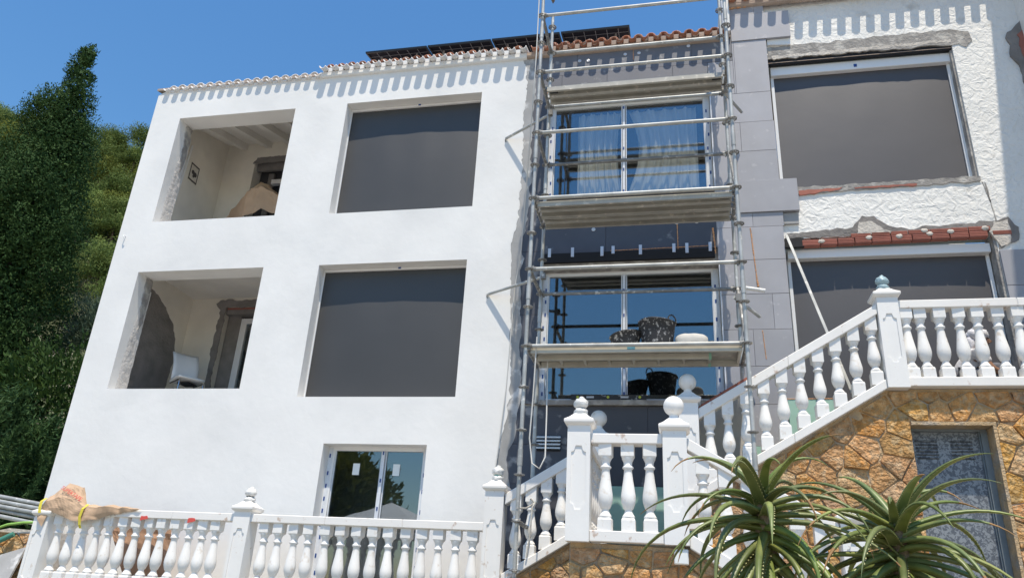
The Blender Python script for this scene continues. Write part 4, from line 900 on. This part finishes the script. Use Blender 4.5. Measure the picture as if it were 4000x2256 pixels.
# kraft paper heaped in the upper loggia
ks = sheet('kraft_paper', [[(-8.55, 11.6, 5.76), (-8.2, 11.45, 6.2), (-7.95, 11.4, 6.6), (-7.6, 11.4, 6.7), (-7.2, 11.5, 6.6)], [(-8.4, 11.15, 6.2), (-8.12, 11.2, 6.5), (-7.92, 11.3, 7.05), (-7.7, 11.35, 7.2), (-7.3, 11.4, 7.0)], [(-8.3, 11.5, 6.45), (-8.1, 11.6, 6.75), (-7.94, 11.7, 7.5), (-7.8, 11.7, 7.45), (-7.4, 11.7, 7.1)]], 'kraft', 'brown kraft paper heaped in the doorway of the upper loggia', 'paper', amp=.05, sd=3)
U = 1.0
# masking paper taped over the corner of the lower balustrade
YP = 8.885
g = [[(-8.36, 9.0, .90), (-8.20, 8.95, 1.06), (-8.0, 8.98, 1.24), (-7.74, 8.98, 1.18), (-7.64, 8.97, .97), (-7.4, 8.95, .955), (-7.15, 8.93, .96), (-6.95, 8.9, .955), (-6.75, 8.9, .925)],
     [(-8.30, 8.90, .82), (-8.17, 8.86, .98), (-7.97, 8.86, 1.05), (-7.72, 8.87, 1.0), (-7.60, 8.86, .93), (-7.4, 8.87, .93), (-7.15, 8.87, .93), (-6.95, 8.88, .935), (-6.78, 8.89, .92)],
     [(-8.22, 8.87, .73), (-8.12, 8.86, .90), (-7.90, 8.85, .90), (-7.72, 8.84, .84), (-7.58, 8.85, .83), (-7.4, 8.87, .84), (-7.15, 8.88, .87), (-6.95, 8.89, .90), (-6.79, 8.895, .915)],
     [(-8.14, 8.875, .65), (-8.10, 8.87, .86), (-7.87, 8.87, .80), (-7.72, 8.86, .745), (-7.57, 8.87, .725), (-7.4, 8.88, .78), (-7.15, 8.89, .84), (-6.95, 8.895, .885), (-6.80, 8.898, .91)]]
mp = sheet('masking_paper', g, 'kraft', 'crumpled brown masking paper taped over the corner of the lower balustrade', 'paper', amp=.03, sd=8)
def strip(pts, w, par, m, name):
    v = []
    for x, y, z in pts: v += [(x-w, y, z), (x+w, y, z)]
    return B().add(v, [(2*i, 2*i+1, 2*i+3, 2*i+2) for i in range(len(pts)-1)]).build(name, m, par)
strip([(-8.27, 8.955, 1.03), (-8.255, 8.87, .98), (-8.24, 8.855, .9), (-8.22, 8.85, .83)], .022, mp, 'tape_yellow', 'tape')
strip([(-7.56, 8.9, .965), (-7.57, 8.835, .9), (-7.585, 8.835, .8), (-7.565, 8.845, .70), (-7.56, 8.87, .66)], .02, mp, 'tape_yellow', 'tape')
me = text_mesh('SUPERTAPE', .075, 'printed_lettering'); me.materials.clear(); me.materials.append(MATS['print_red'])
place('printed_lettering', me, (-7.84, 8.865, 1.07), mp, (R(68), R(24), R(0)))
for x, z in ((-6.75, .80), (-6.15, .79)):
    pass
for i, (x, z) in enumerate(((-6.70, .805), (-6.02, .80))):
    tag(B().prism(ragpoly([(x-.05, z-.02), (x+.06, z+.01), (x+.04, z+.045), (x-.04, z+.04)], .03, .008, 3), 8.91, 8.913).build('paper_scrap', 'print_red'), ('larger' if i == 0 else 'smaller')+' red scrap of tape stuck under the lower handrail', 'scrap', 'red scraps')
hp = sheet('hanging_paper', [[(-7.45, 9.25, .78), (-7.1, 9.22, .8), (-6.75, 9.25, .8), (-6.5, 9.22, .78)], [(-7.2, 9.2, .4), (-7.0, 9.25, .4), (-6.7, 9.22, .4), (-6.45, 9.25, .42)], [(-6.95, 9.25, -.05), (-6.85, 9.3, -.05), (-6.6, 9.25, -.05), (-6.4, 9.2, -.05)]], 'kraft_dark', 'brown paper hanging behind the left lower balusters', 'paper', amp=.04, sd=12)
# bundle of scaffold tubes, hose, rubble wall and boards at the lower left
for i, (p, q) in enumerate((((-11, 9.6, 1.27), (-8.45, 9.55, .96)), ((-11, 9.55, 1.20), (-8.45, 9.5, .90)), ((-11, 9.5, 1.13), (-8.45, 9.48, .84)), ((-11, 9.55, 1.09), (-8.45, 9.52, .775)), ((-11, 9.45, 1.02), (-8.45, 9.45, .70)))):
    tag(B().tube(p, q, .028, 12).build('steel_tube', 'galv'), ('topmost', 'second', 'third', 'fourth', 'lowest')[i]+' of the loose steel tubes at the lower left edge', 'tube', 'loose steel tubes')
tag(B().path([(-9.6, 9.3, .55), (-9.3, 9.3, .63), (-9.1, 9.3, .70), (-8.85, 9.3, .735), (-8.55, 9.3, .75)], .018, 8).build('hose', 'hose_green'), 'light green hose below the loose steel tubes', 'hose')
lw = thing('rubble_wall', (-9, 9.35, G), 'low rubble wall at the lower left corner', 'wall'); B().prism([(-10, G), (-8.36, G), (-8.36, .63), (-9.1, .66), (-9.4, .60), (-10, .5)], 9.36, 9.6).build('mortar_bed', 'mortar_light', lw)
stones(lw, 9.36, -9.6, -8.36, -.2, .63, [(0, 1, .61)], seed=21, size=.33)
tag(B().tube((-9.5, 9.1, .22), (-8.93, 9.28, .58), .035, 12).build('drain_pipe', 'green_pipe'), 'short green pipe leaning on the rubble wall', 'pipe')
tag(B().hexa([(-9.25, 9.0, -.3), (-8.62, 9.05, -.1), (-9.25, 9.03, -.3), (-8.62, 9.08, -.1), (-9.2, 9.25, .25), (-8.68, 9.28, .42), (-9.2, 9.28, .25), (-8.68, 9.31, .42)]).build('board', 'base_coat'), 'grey board leaning on the rubble wall at the lower left', 'board')
# ------------------------------------------------------------------ foliage helpers
def leaves(name, C, D, Ls, Wd, m, parent=None, flat=.35, nrm=None):
    """C centres (N,3), D directions (N,3), one folded diamond per leaf"""
    N = len(C); D = D/np.linalg.norm(D, axis=1, keepdims=True); r = rng.normal(size=(N, 3)) if nrm is None else nrm; s = np.cross(D, r); s /= np.linalg.norm(s, axis=1, keepdims=True)+1e-9
    u = np.cross(D, s); Ls = Ls[:, None]; Wd = Wd[:, None]
    a = C-D*Ls*.5; b = C+D*Ls*.5; l = C+s*Wd*.5-D*Ls*.08+u*Wd*flat; r2 = C-s*Wd*.5-D*Ls*.08+u*Wd*flat
    V = np.stack([a, l, b, r2], 1).reshape(-1, 3); o = np.array([V[:, 0].mean(), V[:, 1].mean(), V[:, 2].min()]); V = V-o
    me = bpy.data.meshes.new(name); me.vertices.add(4*N); me.vertices.foreach_set('co', V.ravel())
    me.loops.add(6*N); me.polygons.add(2*N); k = np.arange(N)*4
    me.loops.foreach_set('vertex_index', np.stack([k, k+1, k+2, k, k+2, k+3], 1).ravel().astype(np.int32))
    me.polygons.foreach_set('loop_start', (np.arange(2*N)*3).astype(np.int32)); me.polygons.foreach_set('loop_total', np.full(2*N, 3, np.int32))
    me.materials.append(MATS[m]); me.update(calc_edges=True); return place(name, me, o, parent)
def clumped(Pc, Dc, n, spread, jit):
    P = np.repeat(Pc, n, 0)+rng.normal(size=(len(Pc)*n, 3))*spread; D = np.repeat(Dc, n, 0)+rng.normal(size=(len(Pc)*n, 3))*jit; return P, D
def puffs(Pc, rad, per, stretch=1.0):
    """leaf positions, directions and outward normals over many small rounded tufts"""
    n = len(Pc); d = rng.normal(size=(n, per, 3)); d /= np.linalg.norm(d, axis=2, keepdims=True)
    bump = 1+.25*rng.normal(size=(n, per, 1)); pos = Pc[:, None, :]+d*rad[:, None, None]*np.clip(bump, .55, 1.35)*np.array([1, 1, stretch])
    nr = d+rng.normal(size=d.shape)*.22; tg = np.cross(nr, rng.normal(size=d.shape))+d*.5*np.linalg.norm(nr, axis=2, keepdims=True)+np.array([0, 0, .5])
    return pos.reshape(-1, 3), tg.reshape(-1, 3), nr.reshape(-1, 3)
def spire_tree(name, base, h, prof, npf, per, leaf, wid, m, label, cat, lean=0, trunk_r=.16, pr=.36):
    t = thing(name, base, label, cat); bx_, by_, bz_ = base
    B().tube((bx_, by_, bz_), (bx_+lean*.96, by_, bz_+h*.96), trunk_r, 10, 0, .015).build('trunk', 'bark', t)
    w = np.array([np.interp(q, prof[0], prof[1])+.06 for q in np.linspace(0, 1, 300)]); w /= w.sum()
    tt = rng.choice(np.linspace(0, 1, 300), npf, p=w); ph = rng.uniform(0, 2*np.pi, npf); rr = np.interp(tt, prof[0], prof[1])
    lob = np.array([noise.noise(Vector((math.cos(a)*1.4, math.sin(a)*1.4, q*h*.5)))+.7*noise.noise(Vector((math.cos(a)*3, math.sin(a)*3, q*h*1.1+9))) for a, q in zip(ph, tt)])
    rad = rr*(.92+.26*lob)*np.where(rng.uniform(size=npf) < .3, rng.uniform(.35, .8, npf), rng.uniform(.86, 1.0, npf)); sz = pr*rng.uniform(.55, 1.2, npf)*np.clip(.3+rr*.7, .3, 1.0)
    P = np.stack([bx_+lean*tt+rad*np.cos(ph), by_+rad*np.sin(ph), bz_+tt*h], 1)
    C, D, Nn = puffs(P, sz, per, 1.45); N = len(C); leaves('crown', C, D, rng.uniform(.6, 1.3, N)*leaf, rng.uniform(.7, 1.3, N)*wid, m, t, nrm=Nn)
    k = npf; f = rng.uniform(.1, .7, k)[:, None]; ax = np.stack([bx_+lean*tt, np.full(k, by_), P[:, 2]], 1)
    C, D, Nn = puffs(ax+(P-ax)*f, sz*1.2, 24, 1.4); N = len(C); leaves('inner_foliage', C, D, np.full(N, leaf*1.8), np.full(N, wid*2.4), m, t, nrm=Nn); return t
def pine(name, base, h, rc, npf, per, leaf, wid, m, label, cat, grp, pr):
    t = thing(name, base, label, cat, grp); b0 = Vector(base)
    B().tube(b0, b0+Vector((.2, 0, h*.8)), .15, 9, 0, .05).build('trunk', 'bark', t)
    d = rng.normal(size=(npf, 3)); d /= np.linalg.norm(d, axis=1, keepdims=True); d[:, 2] = np.abs(d[:, 2])*1.2-.5
    s = np.array([1+.45*noise.noise(Vector(q)*1.7+b0) for q in d]); P = np.array([base[0], base[1], base[2]+h-rc*.85])+d*(rc*s*rng.uniform(.35, .95, npf))[:, None]*np.array([1, 1, .9])
    for i in range(5):
        B().tube(b0+Vector((0, 0, h*(.35+.07*i))), Vector(P[i]), .05, 6, 0, .02).build('limb', 'bark', t)
    C, D, Nn = puffs(P, pr*rng.uniform(.6, 1.25, npf), per, .8); N = len(C); leaves('crown', C, D, rng.uniform(.6, 1.3, N)*leaf, rng.uniform(.7, 1.3, N)*wid, m, t, nrm=Nn); return t
def cone_tree(name, base, h, prof, npl, per, leaf, wid, m, label, cat, lobes=.2, plume=(.9, .26), out=.3, grp=None, trunk_r=.16, lean=0, ncl=9):
    """conical evergreen built of upswept plumes, each a tapering spray of leaf clumps"""
    t = thing(name, base, label, cat, grp); bx_, by_, bz_ = base
    B().tube((bx_, by_, bz_), (bx_+lean*.93, by_, bz_+h*.93), trunk_r, 10, 0, .015).build('trunk', 'bark', t)
    w = np.array([np.interp(q, prof[0], prof[1])+.12 for q in np.linspace(0, .97, 200)]); w /= w.sum()
    tt = rng.choice(np.linspace(0, .97, 200), npl, p=w); ph = rng.uniform(0, 2*np.pi, npl); rr = np.interp(tt, prof[0], prof[1])
    lob = np.array([noise.noise(Vector((math.cos(a)*1.6, math.sin(a)*1.6, q*h*.6+bx_))) for a, q in zip(ph, tt)])
    rad = rr*(.88+lobes*lob)*rng.uniform(.85, 1.0, npl); size = rng.uniform(.65, 1.25, npl)*np.clip(rr/1.0, .25, 1.1)
    base_ = np.stack([bx_+lean*tt+rad*np.cos(ph), by_+rad*np.sin(ph), bz_+tt*h], 1); dirs = np.stack([np.cos(ph)*out, np.sin(ph)*out, np.ones(npl)], 1)+rng.normal(size=(npl, 3))*.16
    CC, DD = [], []
    for k in range(ncl):
        s_ = k/(ncl-1); c = base_+dirs*(plume[0]*size*(s_-.25))[:, None]; r_ = plume[1]*size*(1-.75*s_)
        Q = rng.normal(size=(npl, per, 3)); C = c[:, None, :]+Q*(r_*.55)[:, None, None]; CC.append(C.reshape(-1, 3)); D = dirs[:, None, :]*.7+Q*.55+rng.normal(size=Q.shape)*.25; DD.append(D.reshape(-1, 3))
    C = np.concatenate(CC); D = np.concatenate(DD); N = len(C); leaves('crown', C, D, rng.uniform(.6, 1.3, N)*leaf, rng.uniform(.7, 1.3, N)*wid, m, t)
    k = npl*6; i = rng.integers(0, npl, k); f = rng.uniform(.1, .8, k)[:, None]; ax = np.stack([bx_+lean*tt[i], np.full(k, by_), base_[i, 2]], 1)
    C, D = clumped(ax+(base_[i]-ax)*f, dirs[i], 16, .16, .8); N = len(C); leaves('inner_foliage', C, D, rng.uniform(.8, 1.3, N)*leaf*1.3, rng.uniform(.8, 1.3, N)*wid*1.7, m, t); return t
def blob_tree(name, base, h, rc, ncl, per, leaf, wid, m, label, cat, grp=None, sq=.75, spread=.16, trunk_r=.12, lob=.35, bare=.35):
    t = thing(name, base, label, cat, grp); b0 = Vector(base)
    B().tube(b0, b0+Vector((0, 0, h*.75)), trunk_r, 9, 0, trunk_r*.4).build('trunk', 'bark', t)
    for i in range(5):
        a = i*1.26+base[0]; e = b0+Vector((math.cos(a)*rc*.6, math.sin(a)*rc*.6, h*.72)); B().tube(b0+Vector((0, 0, h*(bare+.05*i))), e, trunk_r*.4, 6, 0, .02).build('limb', 'bark', t)
    d = rng.normal(size=(ncl, 3)); d /= np.linalg.norm(d, axis=1, keepdims=True); d[:, 2] = np.where(d[:, 2] < -.45, -d[:, 2], d[:, 2])
    s = np.array([1+lob*noise.noise(Vector(q)*1.9+b0)+lob*.7*noise.noise(Vector(q)*4+b0) for q in d]); rad = rc*s*rng.uniform(.55, 1.02, ncl)
    ce = np.array([base[0], base[1], base[2]+h-rc*sq]); P = ce+d*rad[:, None]*np.array([1, 1, sq])
    C, D = clumped(P, d+np.array([0, 0, .5]), per, spread, .6); N = len(C); leaves('crown', C, D, rng.uniform(.6, 1.3, N)*leaf, rng.uniform(.7, 1.3, N)*wid, m, t); return t
def copy_tree(o, loc, rz, s, label=None):
    c = o.copy(); COL.objects.link(c); c.location = loc; c.rotation_euler = (0, 0, rz); c.scale = (s, s, s*random.uniform(.9, 1.12))
    if label: c['label'] = label
    for ch_ in o.children: q = ch_.copy(); COL.objects.link(q); q.parent = c
    return c
# ------------------------------------------------------------------ big cypress and the shrubs in front of it
spire_tree('cypress_tree', (-15.25, 13.0, -1.7), 14.4, ([0, .3, .5, .64, .77, .88, .93, .97, 1], [1.5, 1.55, 1.42, 1.28, .98, .56, .33, .16, .03]), 820, 170, .08, .032, 'cypress_leaf', 'tall dark green cypress left of the white house', 'cypress tree', .8)
cone_tree('conifer_tree', (-12.15, 11.7, -1.7), 5.0, ([0, .3, .7, .9, 1], [.95, .95, .62, .28, .03]), 190, 34, .10, .018, 'conifer_leaf', 'feathery green conifer at the left edge above the steel tubes', 'conifer', .3, (1.0, .22), .6)
cone_tree('conifer_tree', (-11.5, 12.0, -1.7), 4.6, ([0, .3, .7, .9, 1], [1.0, 1.0, .66, .3, .03]), 190, 34, .10, .018, 'conifer_leaf', 'feathery green conifer right beside the corner of the house', 'conifer', .3, (1.0, .22), .6)
blob_tree('laurel_bush', (-12.55, 13.4, -1.7), 6.2, 1.6, 330, 15, .17, .06, 'laurel_leaf', 'broad-leaved evergreen bush between the cypress and the house', 'bush', spread=.24)
blob_tree('laurel_bush', (-13.7, 12.2, -1.7), 4.6, 1.2, 260, 15, .15, .055, 'laurel_leaf', 'low broad-leaved bush in the shade under the cypress', 'bush', spread=.22)
blob_tree('juniper_tree', (-13.6, 15.6, -1.7), 8.3, 1.4, 520, 40, .13, .024, 'juniper_leaf', 'grey-green juniper behind the corner of the house', 'juniper', spread=.13)
# ------------------------------------------------------------------ wooded hillside
def hz(x, y):
    f = min(y, 66)-26; b = 1.21*f-.26*(x+61)*f/40-1.7+1.2*noise.noise(Vector((x*.06, y*.06, 0)))
    return max(-1.7, b)-max(0, y-66)*.6
nx, ny = 60, 50; v = [(-130+i*110/(nx-1), 20+j*70/(ny-1), hz(-130+i*110/(nx-1), 20+j*70/(ny-1))) for j in range(ny) for i in range(nx)]
tag(B().add(v, [(j*nx+i, j*nx+i+1, (j+1)*nx+i+1, (j+1)*nx+i) for j in range(ny-1) for i in range(nx-1)], 0, True).build('hillside', 'hill_soil'), kind='structure')
PL = 'pine tree in the wooded hillside behind the cypress'; protos = []
for i in range(4):
    m = 'pine_leaf' if i < 3 else 'olive_leaf'
    protos.append(pine('pine_tree', (-60+i*5, 50+i*1.5, hz(-60+i*5, 50+i*1.5)-.2), 4.4, 2.4, 46, 150, .22, .075, m, PL, 'pine tree', 'pines on the hillside', .75))
cnt = 0; spots = []
for k in range(9000):
    y = random.uniform(38, 67); u = random.uniform(-1.5, -.86); x = u*y; z = hz(x, y)
    if z/y < .40: continue
    if all((x-a)**2+(y-c)**2 > 2.7**2 for a, c in spots): spots.append((x, y))
for x, y in spots[:230]: copy_tree(protos[3 if random.random() < .22 else random.randrange(3)], (x, y, hz(x, y)-.3), random.uniform(0, 6.3), random.uniform(.75, 1.15))
# ------------------------------------------------------------------ what the ground floor window mirrors
blob_tree('garden_tree', (-15.5, -13, G), 7.6, 2.7, 600, 18, .45, .18, 'olive_leaf', 'dark garden tree mirrored in the ground floor window', 'tree', spread=.3, trunk_r=.2)
pz = thing('garden_parasol', (-9.6, -5.5, G), 'pale garden parasol mirrored low in the ground floor window', 'parasol')
B().tube((-9.6, -5.5, G), (-9.6, -5.5, 3.2), .03).build('pole', 'galv', pz); b = B(); n = 8; v = [(-9.6, -5.5, 3.15)]+[(-9.6+1.9*math.cos(i*math.pi/4), -5.5+1.9*math.sin(i*math.pi/4), 2.35) for i in range(n)]+[(-9.6+1.9*math.cos(i*math.pi/4), -5.5+1.9*math.sin(i*math.pi/4), 2.15) for i in range(n)]
b.add(v, [(0, 1+i, 1+(i+1) % n) for i in range(n)]+[(1+i, 9+i, 9+(i+1) % n, 1+(i+1) % n) for i in range(n)]); b.build('canopy', 'parasol_cloth', pz)
# ------------------------------------------------------------------ aloes in front
def aloe(loc, label, nleaf, seed, L0):
    rs = random.Random(seed); t = thing('aloe', (loc[0], loc[1], G), label, 'aloe', 'aloes in the foreground'); c = Vector(loc)
    B().path([(c.x+.05, c.y, G), (c.x-.02, c.y, G+.8), (c.x, c.y, c.z-.5), (c.x, c.y, c.z+.02)], [.07, .065, .07, .05], 12).build('stem', 'aloe_trunk', t)
    for i in range(nleaf):
        f = i/(nleaf-1); az = i*2.39996+rs.uniform(-.25, .25); el = R(60-104*f**.7)+rs.uniform(-.22, .22); L = L0*(.42+.62*math.sin(math.pi*min(1, .10+f*.75)))*rs.uniform(.75, 1.15)
        p = c+Vector((0, 0, .05-.42*f)); n = 15; drop = rs.uniform(1.1, 2.2)*(1.05-.15*f); wv = rs.uniform(-.5, .5); pts = []; tw = []
        for k in range(n):
            s = k/(n-1); e = el-drop*s**1.6; a = az+wv*s*s; d = Vector((math.cos(a)*math.cos(e), math.sin(a)*math.cos(e), math.sin(e)))
            pts.append(p.copy()); tw.append((d, a)); p = p+d*(L/(n-1))
        v = []; w0 = rs.uniform(.027, .038)
        for k in range(n):
            s = k/(n-1); w = w0*(1.25-.25*min(1, s*6))*(1-s**1.5)**.9+.0012; d, a = tw[k]; sd = Vector((-math.sin(a), math.cos(a), 0)); nn = sd.cross(d)
            if nn.z < 0 and k < 3: pass
            cup = .45*(1-.5*s); th = .013*(1-s)+.0015; q = pts[k]
            for fx, fz in ((-1, cup), (-.93, cup*.96-.06), (-.5, .10-.0), (0, 0), (.5, .10), (.93, cup*.96-.06), (1, cup)): v.append(q-sd*fx*w+nn*(fz*w*-1*-1))
            for fx, fz in ((.6, -.12), (0, -.3), (-.6, -.12)): v.append(q-sd*fx*w+nn*(fz*w-th))
        m = 10; b = B(); dry = rs.choice((0, 0, 1, 2, 3)); fa = [(k*m+j, k*m+(j+1) % m, (k+1)*m+(j+1) % m, (k+1)*m+j) for k in range(n-1) for j in range(m)]
        b.add(v, fa, 0, True)
        for q in range(len(fa)):
            if q % m in (0, 5): b.m[q] = 1
            if dry and q//m >= n-1-dry: b.m[q] = 2
        # marginal teeth
        for k in range(1, n-2):
            for e_, sg in ((0, 1), (6, -1)):
                A_, C2 = v[k*m+e_], v[(k+1)*m+e_]; sd = Vector((-math.sin(tw[k][1]), math.cos(tw[k][1]), 0))
                for h_ in (.15, .65):
                    q0 = A_.lerp(C2, h_); q1 = A_.lerp(C2, h_+.22); tip = A_.lerp(C2, h_+.18)-sd*sg*-.007*(1 if e_ else -1)*-1
                    b.add([q0, q1, tip], [(0, 1, 2)], 1)
        b.build('leaf', ['aloe_leaf', 'aloe_edge', 'aloe_dry'], t)
aloe((.50, 5.15, .71), 'left aloe rosette of long arching leaves before the white stairs', 66, 3, .92)
aloe((1.27, 5.2, .585), 'right aloe rosette of long arching leaves before the metal door', 72, 9, .98)
# ------------------------------------------------------------------ crouching worker behind the upper balusters
def skinned(name, verts, edges, rad, m, parent, sub=2):
    me = bpy.data.meshes.new(name); me.from_pydata(verts, edges, []); o = bpy.data.objects.new(name, me); COL.objects.link(o)
    o.modifiers.new('skin', 'SKIN'); ss = o.modifiers.new('sub', 'SUBSURF'); ss.levels = sub; ss.render_levels = sub
    if not me.skin_vertices: me.attributes.new('skin', 'FLOAT', 'POINT')
    for i, r_ in enumerate(rad): me.skin_vertices[0].data[i].radius = (r_, r_)
    me.skin_vertices[0].data[0].use_root = True
    dg = bpy.context.evaluated_depsgraph_get(); nm = bpy.data.meshes.new_from_object(o.evaluated_get(dg)); bpy.data.objects.remove(o)
    nm.materials.clear(); nm.materials.append(MATS[m])
    for p in nm.polygons: p.use_smooth = True
    return place(name, nm, (0, 0, 0), parent)
per = thing('person', (3.35, 9.35, 2.49), 'crouching person in white shirt and white head wrap behind the upper balusters', 'person')
X, Y, Z = 3.30, 9.35, 2.49
# joints: pelvis, spine, chest, neck, head ; legs ; arms (crouched, facing right, leaning forward)
V = [(X-.08, Y, Z+.22), (X-.03, Y, Z+.36), (X+.05, Y, Z+.50), (X+.10, Y, Z+.58), (X+.14, Y, Z+.66), (X+.16, Y, Z+.74),
     (X-.06, Y-.10, Z+.20), (X+.26, Y-.14, Z+.36), (X+.14, Y-.14, Z+.07), (X+.28, Y-.15, Z+.04),
     (X-.06, Y+.10, Z+.20), (X+.28, Y+.12, Z+.30), (X+.14, Y+.13, Z+.07), (X+.28, Y+.14, Z+.04),
     (X+.06, Y-.17, Z+.50), (X+.15, Y-.22, Z+.30), (X+.34, Y-.16, Z+.22), (X+.40, Y-.14, Z+.20),
     (X+.06, Y+.17, Z+.50), (X+.17, Y+.22, Z+.30), (X+.36, Y+.14, Z+.22), (X+.42, Y+.12, Z+.20)]
E_ = [(0, 1), (1, 2), (2, 3), (3, 4), (4, 5), (0, 6), (6, 7), (7, 8), (8, 9), (0, 10), (10, 11), (11, 12), (12, 13), (2, 14), (14, 15), (15, 16), (16, 17), (2, 18), (18, 19), (19, 20), (20, 21)]
RD = [.13, .125, .13, .055, .075, .06, .085, .062, .042, .04, .085, .062, .042, .04, .06, .042, .032, .03, .06, .042, .032, .03]
body = skinned('body', V, E_, RD, 'skin', per)
for s, yy in ((-1, Y-.14), (1, Y+.12)):
    for k in range(4): B().path([(X+.41, yy+(k-1.5)*.018, Z+.20), (X+.45, yy+(k-1.5)*.02, Z+.195), (X+.475, yy+(k-1.5)*.02, Z+.17)], [.010, .009, .007], 6).build('finger', 'skin', per)
    B().path([(X+.39, yy-.03*s, Z+.205), (X+.42, yy-.05*s, Z+.20), (X+.44, yy-.045*s, Z+.185)], [.011, .010, .008], 6).build('thumb', 'skin', per)
skinned('shirt', [V[0], V[1], V[2], (X+.09, Y, Z+.56), V[14], (X+.13, Y-.21, Z+.35), V[18], (X+.14, Y+.21, Z+.35)], [(0, 1), (1, 2), (2, 3), (2, 4), (4, 5), (2, 6), (6, 7)], [.145, .145, .15, .085, .085, .065, .085, .065], 'cloth_white', per)
skinned('trousers', [V[0], V[6], V[7], V[8], V[10], V[11], V[12]], [(0, 1), (1, 2), (2, 3), (0, 4), (4, 5), (5, 6)], [.138, .098, .078, .06, .098, .078, .06], 'trousers', per)
hd = B().sphere((X+.155, Y, Z+.70), .095, 20, 14, sc=(1.02, .85, 1.18)).build('head', 'skin', per)
B().path([(X+.245, Y, Z+.73), (X+.275, Y, Z+.69), (X+.25, Y, Z+.68)], [.01, .015, .012], 7).build('nose', 'skin', hd)
for s in (-1, 1): B().sphere((X+.145, Y+s*.083, Z+.70), .028, 10, 8, sc=(.7, .35, 1.1)).build('ear', 'skin', hd); B().sphere((X+.235, Y+s*.035, Z+.725), .011, 8, 6).build('eye', 'slot_dark', hd)
B().box(X+.232, X+.240, Y-.02, Y+.02, Z+.645, Z+.651).build('mouth', 'slot_dark', hd)
wr = lambda d: 1+.07*math.sin(d.z*22+3*d.x)+.10*noise.noise(d*3)
B().sphere((X+.14, Y, Z+.765), .105, 30, 22, sc=(1.12, 1.0, .85), fn=wr).build('head_wrap', 'cloth_white', per)
B().sphere((X+.05, Y-.02, Z+.66), .06, 18, 12, sc=(.8, .9, 1.5), fn=wr).build('wrap_tail', 'cloth_white', per)
